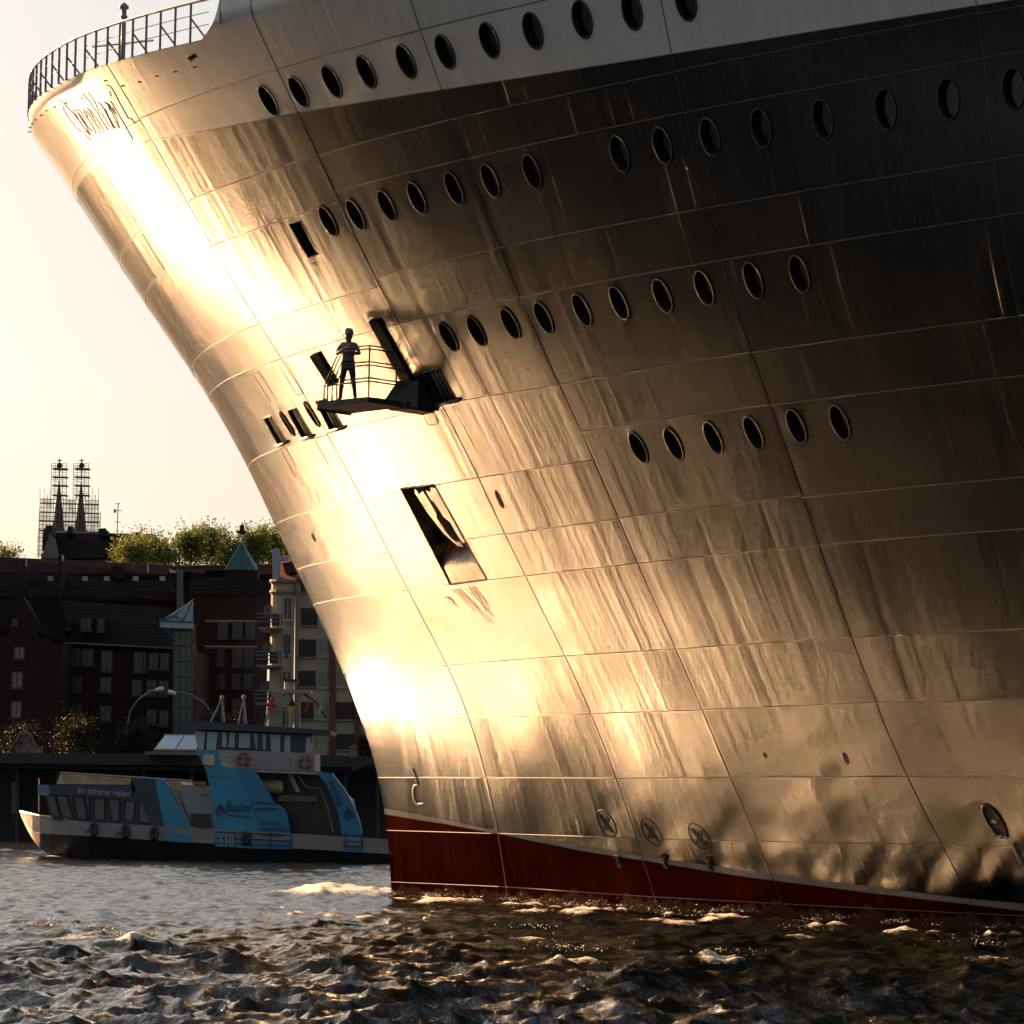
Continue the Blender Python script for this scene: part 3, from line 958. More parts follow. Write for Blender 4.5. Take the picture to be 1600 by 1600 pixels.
# bollards and a light mast on the foredeck
for q, hgt in ((118, 0.42), (142, 0.5), (178, 0.55)):
    c = cast(q, 150)
dk = along(ptsP, dP, dP[-1]*0.80)-PORT*0.9
part('light_mast', MB().tube([dk, dk+Vector((0, 0, 1.55))], 0.065, 8).lathe([(0.10, 1.5), (0.10, 1.56), (0.07, 1.58), (0.07, 1.74), (0.13, 1.76), (0.13, 1.82), (0.03, 1.92)], dk, 10).mesh('light_mast', M_STAN, True))
dk2 = along(ptsP, dP, dP[-1]*0.74)-PORT*0.7
part('mast_stay', MB().tube([dk2+Vector((0, 0, 0.95)), dk+Vector((0, 0, 0.72))+AFT*1.2], 0.028, 6).mesh('mast_stay', M_STAN))
for f, hh in ((0.40, 0.34), (0.44, 0.38), (0.52, 0.5), (0.565, 0.45)):
    bp_ = along(ptsP, dP, dP[-1]*f)-PORT*0.55
    part('bollard', MB().lathe([(0.13, -0.05), (0.12, hh*0.7), (0.17, hh*0.78), (0.17, hh*0.95), (0.05, hh)], bp_, 12).mesh('bollard', M_STAN, True))
# foredeck plating
dv = [deck_edge(s, 1)-Vector((0, 0, 0.02)) for s in np.geomspace(0.001, 45, 60)]
dw = [deck_edge(s, -1)-Vector((0, 0, 0.02)) for s in np.geomspace(0.001, 45, 60)]
part('foredeck', mesh_from('foredeck', dv+dw, [(i, i+1, 60+i+1, 60+i) for i in range(59)], simple('deck_paint', (0.16, 0.12, 0.09), 0.7, 0.2, 1)))

M_LEAFB = simple('leaf_matt_black', (0.006, 0.006, 0.006), 0.9, 0.3, 4, spec=0.05)
# ------------------------------------------------------------------ fold-out work platform and its side leaves
for px in ([(486,555),(499,550),(527.5,597.5),(516,602.5)], [(578,501),(592.5,498),(655,610),(640,615)]):
    Pq, nq, azq = quad_frame(px)
    mb = MB()
    k = 8
    V_ = []
    for off in (-0.02, 0.07):
        for i in range(k+1):
            l = Pq[0].lerp(Pq[3], i/k); r_ = Pq[1].lerp(Pq[2], i/k)
            V_ += [l+nq*off, r_+nq*off]
    m_ = 2*(k+1)
    F_ = []
    for i in range(k):
        F_ += [(m_+2*i, m_+2*i+1, m_+2*i+3, m_+2*i+2), (2*i, 2*i+2, m_+2*i+2, m_+2*i), (2*i+1, m_+2*i+1, m_+2*i+3, 2*i+3)]
    F_ += [(0, m_, m_+1, 1), (2*k, 2*k+1, m_+2*k+1, m_+2*k)]
    mb.add(V_, F_)
    part('door_leaf', mb.mesh('door_leaf', M_LEAFB))
H = cast(662, 633)[0]
FORE = -AFT
def pf(f, o, u): return H+FORE*f+PORT*o+Vector((0, 0, u))
PL, PO = 1.80, 2.15
M_TREAD = simple('platform_steel', (0.02, 0.018, 0.016), 0.6, 0.3, 6)
fl_ = MB().hexa([pf(-0.1, 0.95, -0.16), pf(PL, 0.95, -0.20), pf(PL, PO, -0.18), pf(-0.1, PO, -0.14), pf(-0.1, 0.95, 0), pf(PL, 0.95, 0), pf(PL, PO, 0), pf(-0.1, PO, 0)])
plat = part('work_platform', fl_.mesh('work_platform', M_TREAD))
part('platform_end', MB().hexa([pf(PL-0.02, 0.9, -0.25), pf(PL+0.16, 1.0, -0.20), pf(PL+0.16, PO-0.1, -0.20), pf(PL-0.02, PO, -0.24), pf(PL-0.02, 0.9, 0.03), pf(PL+0.05, 1.0, 0.02), pf(PL+0.05, PO-0.1, 0.02), pf(PL-0.02, PO, 0.03)]).mesh('platform_end', M_TREAD), parent=plat)
part('support_arm', MB().hexa([pf(-0.3, -0.9, -0.22), pf(0.35, -0.9, -0.22), pf(0.35, 0.96, -0.2), pf(-0.3, 0.96, -0.2), pf(-0.3, -0.9, -0.01), pf(0.35, -0.9, -0.01), pf(0.35, 0.96, -0.01), pf(-0.3, 0.96, -0.01)]).mesh('support_arm', M_TREAD), parent=plat)
part('edge_strip', MB().tube([pf(PL+0.02, 0.95, -0.21), pf(PL+0.02, PO, -0.19)], 0.025, 5).mesh('edge_strip', M_GREY), parent=plat)
part('hinge_housing', MB().hexa([pf(-0.55, -0.9, -0.2), pf(0.55, -0.9, -0.02), pf(0.55, 1.0, -0.02), pf(-0.55, 0.8, -0.2), pf(-0.45, -0.9, 0.62), pf(0.10, -0.9, 0.62), pf(0.10, 0.9, 0.55), pf(-0.45, 0.7, 0.55)]).mesh('hinge_housing', M_TREAD), parent=plat)
for h_ in (0.42, 0.84, 1.26):
    for dz in (0.0, 0.085):
        part('guard_rail', MB().tube([pf(-0.05, h_*0.80+0.05, h_+dz), pf(-0.05, PO-0.05, h_+dz), pf(PL*0.5, PO-0.05, h_+dz)], 0.020, 6).mesh('guard_rail', M_BLACK), parent=plat)
for f0, o0, h1 in ((-0.05, 1.1, 0.90), (-0.05, PO-0.05, 1.34)):
    part('guard_post', MB().tube([pf(f0, o0, 0), pf(f0, o0, h1)], 0.022, 6).mesh('guard_post', M_BLACK), parent=plat)
for k, (f0, o0) in enumerate(((1.15, 2.08), (1.32, 2.08), (1.52, 2.05), (1.70, 2.0))):
    part('guard_post', MB().tube([pf(f0, o0, 0), pf(f0, o0, 0.40), pf(f0-0.08, o0, 0.58), pf(f0-0.50, o0, 1.25)], 0.020, 6).mesh('guard_post', M_BLACK), parent=plat)
part('guard_rail', MB().tube([pf(0.3, 2.08, 0.42), pf(1.72, 2.02, 0.42)], 0.02, 6).mesh('guard_rail', M_BLACK), parent=plat)
# ------------------------------------------------------------------ the man on the platform
M_SKIN = simple('skin', (0.10, 0.05, 0.033), 0.55, 0.1, 10)
M_SHIRT = simple('shirt_cloth', (0.13, 0.125, 0.135), 0.8, 0.1, 10)
M_TROU = simple('trouser_cloth', (0.016, 0.016, 0.022), 0.8, 0.2, 10)
M_SHOE = simple('shoe_leather', (0.012, 0.011, 0.010), 0.5, 0.2, 10)
M_HELM = simple('helmet_plastic', (0.20, 0.19, 0.17), 0.35, 0.1, 10)
M_HAIR = simple('hair', (0.03, 0.02, 0.015), 0.7, 0.2, 30)
def skin_mesh(name, verts, edges, radii, root=0, sub=2):
    me = bpy.data.meshes.new(name+'_cage')
    me.from_pydata(verts, edges, [])
    ob = bpy.data.objects.new(name+'_cage', me); C.objects.link(ob)
    sk = ob.modifiers.new('skin', 'SKIN')
    for i, r in enumerate(radii):
        me.skin_vertices[0].data[i].radius = (r, r) if not isinstance(r, tuple) else r
        me.skin_vertices[0].data[i].use_root = (i == root)
    sb = ob.modifiers.new('sub', 'SUBSURF'); sb.levels = sub; sb.render_levels = sub
    dg = bpy.context.evaluated_depsgraph_get()
    out = bpy.data.meshes.new_from_object(ob.evaluated_get(dg))
    out.name = name
    bpy.data.objects.remove(ob); bpy.data.meshes.remove(me)
    return out
def person():
    V, E, Rr = [], [], []
    def v(p, r, prev=None):
        V.append(p); Rr.append(r)
        if prev is not None: E.append((prev, len(V)-1))
        return len(V)-1
    pel = v((0, 0, 0.97), (0.165, 0.125))
    wst = v((0, -0.02, 1.12), (0.165, 0.13), pel)
    chs = v((0, -0.01, 1.32), (0.185, 0.13), wst)
    uch = v((0, 0.01, 1.46), (0.15, 0.10), chs)
    nck = v((0, 0.005, 1.555), 0.062, uch)
    jaw = v((0, -0.02, 1.635), 0.078, nck)
    hd = v((0, -0.005, 1.72), 0.096, jaw)
    v((0, 0.0, 1.80), 0.082, hd)
    v((0, -0.118, 1.68), 0.016, v((0, -0.09, 1.69), 0.028, hd))          # nose
    for s in (-1, 1):
        v((s*0.098, 0.005, 1.69), 0.018, hd)                              # ears
        hip = v((s*0.10, 0, 0.90), 0.105, pel)
        kn = v((s*0.15, -0.03, 0.50), 0.072, hip)
        cf = v((s*0.175, 0.0, 0.34), 0.066, kn)
        an = v((s*0.195, 0.01, 0.09), 0.048, cf)
        ft = v((s*0.205, -0.10, 0.045), 0.045, an)
        v((s*0.215, -0.17, 0.035), 0.036, ft)
        sh = v((s*0.185, 0.01, 1.46), 0.078, uch)
        ua = v((s*0.255, -0.01, 1.38), 0.064, sh)
        el = v((s*0.305, -0.06, 1.235), 0.050, ua)
        fa = v((s*0.16, -0.20, 1.29 if s < 0 else 1.25), 0.042, el)
        wr = v((s*0.02, -0.24, 1.36 if s < 0 else 1.30), 0.030, fa)
        pm = v((-s*0.05, -0.245, 1.39 if s < 0 else 1.32), 0.036, wr)
        for k, ln in enumerate((0.060, 0.075, 0.080, 0.068)):             # four fingers and a thumb
            f1 = v((-s*0.085, -0.25+0.004*k, (1.425 if s < 0 else 1.355)-0.020*k), 0.0095, pm)
            f2 = v((-s*(0.085+ln*0.6), -0.235+0.004*k, (1.428 if s < 0 else 1.352)-0.021*k), 0.0085, f1)
            v((-s*(0.085+ln*0.9), -0.20+0.004*k, (1.422 if s < 0 else 1.346)-0.021*k), 0.0075, f2)
        t1 = v((-s*0.04, -0.26, (1.435 if s < 0 else 1.365)), 0.011, pm)
        v((-s*0.06, -0.26, (1.475 if s < 0 else 1.40)), 0.009, t1)
    me = skin_mesh('body', V, E, Rr, 0, 2)
    for m_ in (M_SKIN, M_SHIRT, M_TROU, M_SHOE): me.materials.append(m_)
    for p in me.polygons:
        x, y, z = p.center
        if z < 0.10: k = 3
        elif z < 1.03: k = 2
        elif z < 1.525 and (abs(x) < 0.215 and not (y < -0.165) or z > 1.32 and y > -0.10 and abs(x) < 0.35): k = 1
        else: k = 0
        p.material_index = k; p.use_smooth = True
    return me
fpos = pf(1.05, 1.78, 0.0)
man = empty('person', fpos)
man['label'] = 'person in helmet, grey short sleeved shirt and dark trousers standing on the ship platform'
man['category'] = 'person'
face = math.atan2(-fpos.x, fpos.y)       # towards the camera, turned a little to his right
man.rotation_euler = (0, 0, face+R(-12))
body = link('body', person(), man)
link('helmet', MB().lathe([(0.150, 1.765), (0.146, 1.775), (0.124, 1.78), (0.122, 1.83), (0.104, 1.885), (0.06, 1.925), (0.012, 1.935)], (0, 0, 0), 20)
     .add([(-0.09, -0.10, 1.768), (0.09, -0.10, 1.768), (0.07, -0.19, 1.752), (-0.07, -0.19, 1.752), (-0.09, -0.10, 1.778), (0.09, -0.10, 1.778), (0.07, -0.19, 1.762), (-0.07, -0.19, 1.762)],
          [(0,3,2,1),(4,5,6,7),(0,1,5,4),(1,2,6,5),(2,3,7,6),(3,0,4,7)]).mesh('helmet', M_HELM, True), man)
for s in (-1, 1):
    link('epaulette', MB().hexa([(s*0.09, -0.05, 1.535), (s*0.20, -0.045, 1.525), (s*0.20, 0.05, 1.525), (s*0.09, 0.05, 1.535), (s*0.09, -0.05, 1.555), (s*0.20, -0.045, 1.545), (s*0.20, 0.05, 1.545), (s*0.09, 0.05, 1.555)]).mesh('epaulette', M_TROU), man)
    link('eye', MB().lathe([(0.004, -0.012), (0.012, -0.004), (0.012, 0.004), (0.004, 0.012)], (s*0.036, -0.094, 1.715), 8).mesh('eye', M_HAIR), man)
link('mouth', MB().tube([(-0.026, -0.092, 1.640), (0, -0.098, 1.637), (0.026, -0.092, 1.640)], 0.006, 5).mesh('mouth', M_HAIR), man)
link('belt', MB().tube([(0.172*math.cos(t), -0.01+0.135*math.sin(t), 1.035) for t in np.linspace(0, 2*math.pi, 20)[:-1]], 0.02, 5, closed=True).mesh('belt', M_SHOE), man)
# ------------------------------------------------------------------ harbour ferry behind the bow
FY = 172.0; FH = 3.9              # centre line and half beam
def F3(px, py, side): return at_depth(px, py, FY-side*FH)
ferry = empty('harbour_ferry', at_depth(330, 1345, FY))
tag(ferry, 'small blue and white harbour ferry with dark wheelhouse passing behind the bow', 'ferry')
ferry_inv = Matrix.Translation(-ferry.location)
def fpart(name, mb, mat, parent=None, smooth=False):
    for i, p in enumerate(mb.v): mb.v[i] = ferry_inv @ p
    return link(name, mb.mesh(name, mat, smooth), parent or ferry)
M_FWHITE = simple('ferry_white', (0.21, 0.195, 0.185), 0.4, 0.12, 0.8)
M_FBLACK = simple('ferry_black', (0.010, 0.010, 0.010), 0.45, 0.3, 1)
M_FNAVY = simple('ferry_navy', (0.006, 0.012, 0.032), 0.35, 0.2, 0.8)
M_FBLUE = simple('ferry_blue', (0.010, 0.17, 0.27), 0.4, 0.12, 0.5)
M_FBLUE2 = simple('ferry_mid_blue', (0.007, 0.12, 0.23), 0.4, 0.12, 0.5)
M_FTAN = simple('ferry_tan', (0.34, 0.24, 0.14), 0.5, 0.3, 3)
M_FGLASS = simple('ferry_cabin_glass', (0.055, 0.06, 0.045), 0.08, 0.3, 0.6)
M_FSKY = simple('wheelhouse_glass_skylit', (0.20, 0.26, 0.27), 0.12, 0.15, 0.5)  # opaque; pale sky showing through the panes is put into the colour
M_TXT = simple('sign_lettering_pale', (0.28, 0.28, 0.31), 0.6, 0.05, 2)
M_TXTD = simple('sign_lettering_navy', (0.006, 0.012, 0.06), 0.5, 0.05, 2)
M_ORANGE = simple('lifebuoy_orange', (0.20, 0.03, 0.015), 0.5, 0.2, 4)
M_AMBER = simple('destination_board', (0.30, 0.07, 0.015), 0.5, 0.2, 10)
# hull by stations: px x, sheer y, knuckle y (white / black), water y, half beam share
STA = [(32,1269,1272,1274,0.02),(40,1271,1286,1292,0.22),(50,1273,1299,1310,0.42),(62,1275.5,1302,1325,0.58),(80,1278,1303,1338,0.74),(105,1281,1304.5,1346,0.88),(140,1284.5,1306.5,1350,0.97),(200,1288,1310,1352,1.0),(262,1291.5,1314,1356,1.0),(330,1295,1318,1359,1.0),(450,1302,1325,1364,1.0),(620,1312,1335,1371,1.0),(900,1328,1351,1384,0.9)]
wh = MB(); bk = MB()
for mb, i0, i1 in ((wh, 1, 2), (bk, 2, 3)):
    V_ = []
    for s in STA:
        for side in (1, -1):
            flare = 1.0 if (mb is wh) else 0.97
            V_ += [F3(s[0], s[i0], side*s[4]*flare), F3(s[0], s[i1], side*s[4]*(0.97 if mb is wh else 0.80))]
    F_ = []
    for i in range(len(STA)-1):
        a, b = 4*i, 4*(i+1)
        F_ += [(a, b, b+1, a+1), (a+2, a+3, b+3, b+2)]
        if mb is wh: F_ += [(a, a+2, b+2, b)]
        else: F_ += [(a+1, b+1, b+3, a+3)]
    F_ += [(0, 1, 3, 2)]
    mb.add(V_, F_)
hullw = fpart('hull', wh, M_FWHITE); fpart('lower_hull', bk, M_FBLACK)
fpart('bow_rail', MB().tube([F3(s[0], s[1]-1, s[4]) for s in STA[:6]], 0.06, 6), M_FWHITE)
fpart('bow_staff', MB().tube([at_depth(61, 1268, FY), at_depth(61, 1216, FY)], 0.03, 5), M_FWHITE)
fpart('stem_fender', MB().tube([at_depth(50, 1301, FY), at_depth(56, 1309, FY), at_depth(66, 1318, FY)], 0.14, 8), M_FTAN)
def slab(pts, s0, s1):
    """pixel outline on the port side plane (share s0 of the half beam) through to s1"""
    a = [F3(x, y, s0) for x, y in pts]; b = [at_depth(x, y, FY-s0*FH)+Vector((0, (s0-s1)*FH, 0)) for x, y in pts]
    n_ = len(pts)
    return MB().add(a+b, [tuple(range(n_)), tuple(range(2*n_-1, n_-1, -1))]+[(i, n_+i, n_+(i+1) % n_, (i+1) % n_) for i in range(n_)])
fpart('saloon', slab([(64,1226),(206,1237),(246,1240),(257,1291),(84,1281)], 0.86, -0.86), M_FNAVY)
fpart('saloon_band', slab([(60,1226),(206,1227),(206,1246.5),(64,1241)], 0.90, -0.90), M_FNAVY)
fpart('band_front', slab([(59,1226),(76,1226.5),(78,1241),(59,1240.5)], 0.905, -0.905), simple('ferry_pale_blue', (0.10, 0.13, 0.20), 0.35, 0.2, 1))
fpart('visor', slab([(58.5,1240),(75,1240.7),(75,1243),(58.5,1242)], 0.92, -0.92), M_FWHITE)
for q in ([(71,1242),(86,1243),(94,1277),(81,1276)], [(88,1243),(105,1244),(114,1278),(97,1277)], [(114,1245),(131,1246),(136,1280),(121,1279)], [(133,1246.5),(140,1247),(140,1280),(138,1280)],
          [(147,1247.5),(164,1248.5),(163,1281.5),(147,1280.5)], [(169,1249),(187,1250),(187,1283),(174,1282)], [(195,1251),(212,1252),(208,1284),(195,1283.5)], [(217,1253),(235,1254),(234,1286),(217,1285)]):
    w_ = fpart('cabin_window', slab(q, 0.875, 0.85), M_FGLASS)
    lp_ = [F3(x, y, 0.88) for x, y in q]
    fpart('window_frame', MB().tube(lp_, 0.045, 4, closed=True), M_FNAVY, w_)
fpart('upper_bulwark', slab([(94,1209),(206,1216),(204,1226),(88,1225)], 0.82, -0.82), M_FTAN)
fpart('upper_handrail', MB().tube([F3(94, 1207.5, 0.84), F3(206, 1214.5, 0.84), F3(300, 1220.5, 0.84)], 0.07, 6), M_FWHITE)
fpart('stair_house', slab([(204,1215),(246,1217),(260,1240),(258,1291),(236,1290)], 0.885, 0.2), M_FNAVY)
fpart('blue_stripe', slab([(242,1216.5),(257,1218.5),(300,1297),(296,1317),(262,1314.5),(256,1290)], 0.985, 0.80), M_FBLUE)
fpart('stair_side', slab([(282,1226),(330,1228),(334,1250),(334,1312),(302,1298),(284,1245)], 0.86, -0.8), M_FWHITE)
fpart('after_bulwark', slab([(262,1219),(282,1220),(290,1240),(306,1290),(292,1285)], 0.80, -0.8), M_FTAN)
for dx_ in (0, 5):
    fpart('stair_rail', MB().tube([F3(257+dx_, 1220, 0.93), F3(292+dx_, 1292, 0.93), F3(300+dx_, 1293, 0.93)], 0.045, 5), M_FWHITE)
fpart('dark_opening', slab([(298,1271),(327,1272),(331,1311),(300,1309)], 0.93, 0.7), M_FBLACK)  # solid black slab, the shade inside an opening put into its colour
fpart('destination_board', slab([(301.5,1220.5),(320.5,1221.5),(320.5,1227),(301.5,1226)], 0.90, 0.84), M_AMBER)
# blue side towers
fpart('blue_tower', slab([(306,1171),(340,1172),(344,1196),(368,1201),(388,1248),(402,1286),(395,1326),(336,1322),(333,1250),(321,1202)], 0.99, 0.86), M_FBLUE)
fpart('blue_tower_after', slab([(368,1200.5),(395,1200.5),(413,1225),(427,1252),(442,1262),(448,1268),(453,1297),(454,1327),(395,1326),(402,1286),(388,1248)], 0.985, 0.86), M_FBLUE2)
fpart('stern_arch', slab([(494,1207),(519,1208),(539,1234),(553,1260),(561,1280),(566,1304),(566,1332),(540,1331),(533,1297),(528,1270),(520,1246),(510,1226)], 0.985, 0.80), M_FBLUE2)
fpart('inner_bulkhead', slab([(334,1202),(500,1206),(545,1250),(560,1330),(334,1322)], 0.55, -0.95), M_FBLACK)
fpart('upper_deck', slab([(345,1200.5),(494,1206),(510,1207.5),(510,1211),(345,1204.5)], 0.97, -0.97), M_FWHITE)
fpart('deck_house', slab([(340,1171.5),(492,1177),(492,1205),(344,1200)], 0.62, -0.62), M_FWHITE)
# wheelhouse
whs = fpart('wheelhouse', slab([(304,1142),(488,1148),(484,1177),(311,1172)], 0.58, -0.58), M_FNAVY)
fpart('wheelhouse_roof', slab([(282,1126),(300,1126.5),(517,1141),(516,1147.5),(300,1139),(285,1134.5)], 0.74, -0.74), M_FNAVY)
for q in ([(303.5,1143),(320,1143.5),(318,1171.5),(309.5,1171)], [(324,1143.6),(340,1144.2),(337,1172),(323,1171.6)], [(347,1144.5),(354,1144.8),(354,1167),(347,1166.8)], [(359,1145),(367.5,1145.3),(366,1168),(357,1167.7)],
          [(374,1145.5),(391,1146),(390,1169),(373,1168.4)], [(396,1146.2),(402,1146.4),(402,1170),(400,1170)], [(410,1146.7),(415.5,1146.9),(415.5,1171),(411,1171)], [(422,1148),(438,1148.6),(438,1175),(424,1174.5)],
          [(445,1149.5),(454,1149.8),(453,1175.5),(444,1175)], [(478,1151.5),(486,1152),(486,1177),(477,1176.5)]):
    p_ = fpart('window_pane', slab(q, 0.605, 0.57), M_FSKY, whs)
fpart('side_window', slab([(491,1152),(511,1154),(506,1163),(494,1177),(491,1176)], 0.50, 0.45), M_FSKY)
fpart('wing_strut', MB().tube([F3(511, 1154, 0.6), F3(494, 1175, 0.6)], 0.09, 6), M_FWHITE)
for cx_, cy_ in ((380, 1186.5), (477, 1191)):
    cc = F3(cx_, cy_, 0.66)
    fpart('lifebuoy', MB().tube([cc+Vector((0.27*math.cos(t), 0, 0.27*math.sin(t))) for t in np.linspace(0, 2*math.pi, 17)[:-1]], 0.085, 7, closed=True), M_ORANGE, None, True)
fpart('light_box', slab([(317.5,1178),(335.5,1178.5),(335,1196),(317.5,1195)], 1.02, 0.97), simple('light_box_panel', (0.34, 0.31, 0.22), 0.4, 0.1, 2))
for f_ in (1173, 1181, 1190):
    fpart('bridge_rail', MB().tube([F3(345, f_, 0.95), F3(494, f_+5, 0.95)], 0.025, 5), M_FWHITE)
for x in range(347, 496, 16):
    fpart('bridge_rail_post', MB().tube([F3(x, 1173+(x-345)*0.034, 0.95), F3(x, 1201+(x-345)*0.034, 0.95)], 0.025, 5), M_FWHITE)
fpart('ladder', slab([(447,1204),(454,1204.5),(469,1237),(463,1238)], 0.8, 0.72), M_FWHITE)
fpart('ladder_rail', MB().tube([F3(462, 1205, 0.8), F3(478, 1230, 0.8), F3(500, 1232, 0.8), F3(512, 1262, 0.8), F3(521, 1300, 0.8)], 0.035, 5), M_FWHITE)
fpart('life_raft', MB().lathe([(0.1, -0.55), (0.34, -0.5), (0.36, 0), (0.34, 0.5), (0.1, 0.55)], (0, 0, 0), 12, Matrix.Translation(F3(426, 1229, 0.7)) @ Matrix.Rotation(R(90), 4, 'Y')), M_FTAN, None, True)
fpart('after_window', slab([(438,1242),(494,1244),(498,1253),(432,1252)], 0.6, 0.56), M_FGLASS)
for py_ in (1303, 1312, 1320):
    fpart('quarter_rail', MB().tube([F3(336, py_-3, 1.0), F3(455, py_+2, 1.0)], 0.022, 5), M_FBLACK)
    fpart('quarter_rail', MB().tube([F3(536, py_+2, 1.0), F3(567, py_+3, 1.0)], 0.022, 5), M_FBLACK)
for x in (392, 422, 455, 540, 566):
    fpart('quarter_rail_post', MB().tube([F3(x, 1301, 1.0), F3(x, 1328, 1.0)], 0.03, 5), M_FBLACK)
for x in (346, 354, 360, 364):
    fpart('bollard', MB().tube([F3(x, 1322, 1.0), F3(x, 1306, 1.0), F3(x+4, 1304, 1.0)], 0.05, 6), M_FWHITE)
for x, y in ((146, 1296), (196, 1299), (241, 1302), (384, 1310)):
    cc = F3(x, y, 1.03)
    fpart('tyre_fender', MB().tube([cc+Vector((0.13*math.cos(t), 0, 0.30*math.sin(t))) for t in np.linspace(0, 2*math.pi, 15)[:-1]], 0.10, 7, closed=True), M_FBLACK, None, True)
for x, y, x2, y2 in ((133, 1301, 143, 1290), (180, 1305, 192, 1298)):
    fpart('fender_rope', MB().tube([F3(x, y, 1.02), F3((x+x2)/2, y-3, 1.02), F3(x2, y2, 1.02)], 0.035, 5), M_FBLACK)
# masts, tripods and flags above the wheelhouse
for x, y0, y1, sp in ((347, 1091, 1128, 18), (381, 1090, 1131, 9)):
    fpart('tripod_mast', MB().tube([F3(x, y0, 0.1), F3(x+4, y1, 0.1)], 0.045, 5).tube([F3(x, y0, 0.1), F3(x-sp, y1, 0.2)], 0.04, 5).tube([F3(x, y0, 0.1), F3(x, y1, -0.2)], 0.045, 5).lathe([(0.10, -0.05), (0.10, 0.1), (0.03, 0.14)], F3(x, y0, 0.1), 8), M_FWHITE)
fpart('radar_mast', MB().tube([F3(414, 1134, 0.2), F3(427, 1085, 0.2)], 0.07, 6).tube([F3(469, 1138, 0.2), F3(468, 1083, 0.2)], 0.05, 6).tube([F3(452, 1136, 0.2), F3(453, 1080, 0.2)], 0.05, 6).tube([F3(418, 1108, 0.2), F3(470, 1110, 0.2)], 0.03, 5), M_FWHITE)
fpart('radar_platform', slab([(415,1078),(430,1076),(485,1079),(485,1083),(425,1082)], 0.45, -0.1), M_FWHITE)
fpart('radar_scanner', slab([(442,1060),(466,1062),(466,1066),(442,1064)], 0.3, 0.1), M_FBLACK)
fpart('radar_housing', MB().lathe([(0.26, -0.35), (0.26, 0.25), (0.18, 0.32)], F3(452, 1073, 0.2), 12), M_FWHITE)
fpart('aerial_arm', MB().tube([F3(485, 1079, 0.2), F3(517, 1086, 0.2)], 0.025, 5), M_FWHITE)
M_FRED = simple('flag_red', (0.42, 0.03, 0.03), 0.8, 0.1, 3); M_FGOLD = simple('flag_gold', (0.55, 0.30, 0.02), 0.8, 0.1, 3); M_FBLK = simple('flag_black', (0.012, 0.012, 0.012), 0.8, 0.1, 3)
def flag(pts, mat):
    fpart('signal_flag', slab(pts, 0.3, 0.28), mat)
flag([(426,1088),(430,1089),(425,1108),(417,1111),(420,1101)], M_FRED)
flag([(457,1090),(461,1101),(459,1104),(450,1103)], M_FBLK)
flag([(450,1103.5),(460,1104),(458,1109),(450,1109.5)], M_FGOLD)
flag([(481,1093),(484,1095),(479,1111),(476,1112)], M_FRED)
flag([(501,1094),(503,1106),(499,1118),(496,1116)], M_FTAN)
fpart('mast_backstay', MB().tube([F3(474, 1084, 0.2), F3(494, 1097, 0.2), F3(510, 1123, 0.2)], 0.05, 5), M_FBLACK)
# lettering
def text_mesh(s, size, mat, shear=0.0):
    cu = bpy.data.curves.new('t', 'FONT'); cu.body = s; cu.size = size; cu.extrude = 0.008; cu.shear = shear; cu.resolution_u = 3
    ob = bpy.data.objects.new('t', cu); C.objects.link(ob)
    me = bpy.data.meshes.new_from_object(ob.evaluated_get(bpy.context.evaluated_depsgraph_get()))
    bpy.data.objects.remove(ob); bpy.data.curves.remove(cu)
    me.materials.clear(); me.materials.append(mat)
    return me
def ferry_text(s, p0, p1, hpx, share, mat, name='lettering'):
    """text from photo point p0 to p1 (baseline) with cap height hpx"""
    a = F3(p0[0], p0[1], share); b = F3(p1[0], p1[1], share)
    me = text_mesh(s, 1.0, mat)
    xs = [v.co.x for v in me.vertices]; ys = [v.co.y for v in me.vertices]
    w = max(xs)-min(xs); h_ = 0.72
    ux = (b-a); L_ = ux.length; ux.normalize()
    uy = Vector((0, -1, 0)).cross(ux).normalized()
    if uy.z < 0 and abs(ux.x) > abs(ux.z): uy = -uy
    sx_ = L_/w; sy_ = (hpx/5300.0*(FY-share*FH))/h_
    nz = ux.cross(uy)
    for v in me.vertices:
        q = a+ux*((v.co.x-min(xs))*sx_)+uy*(v.co.y*sy_)+Vector((0, -0.015-v.co.z, 0))
        v.co = ferry_inv @ q
    return link(name, me, ferry)
ferry_text('Ihr sicherer Hafen!', (121.5,1239.5), (204,1245.5), 11, 0.91, M_TXT)
ferry_text('Basler', (354,1267.5), (394,1270), 16.5, 1.0, M_TXTD)
ferry_text('Versicherungen', (355,1275), (391,1278), 4.6, 1.0, M_TXTD)
ferry_text('ST. PAULI', (407,1288.5), (440,1290), 5.5, 0.995, M_TXTD)
ferry_text('HAMBURG II', (409,1298.5), (452,1299.5), 6, 0.995, M_TXTD)
ferry_text('05108250', (410,1306.5), (444,1307.5), 5.5, 0.995, M_TXTD)
ferry_text('Basler', (535,1256), (519,1216), 10.5, 0.995, M_TXTD)
ferry_text('ST. PAULI', (311,1243.5), (325,1244), 3.5, 0.87, M_TXTD)
for cx_, cy_, sh_ in ((344, 1266, 1.0), (544, 1272, 0.995)):
    q = [(-8,2),(0,-11),(9,1),(9,5),(4,5),(-2,-4),(-4,2),(0,6),(3,10),(-2,8)]
    fpart('emblem', slab([(cx_+x, cy_+y) for x, y in q], sh_+0.012, sh_-0.01), M_TXTD)
fpart('blue_tower_note', slab([(327,1211),(366,1213.5),(366,1215.5),(327,1213)], 0.998, 0.98), M_FBLUE2)
for y_ in (1253, 1262):
    fpart('small_print', slab([(399,y_),(434,y_+1),(434,y_+3.5),(399,y_+2.5)], 0.995, 0.98), M_TXTD)
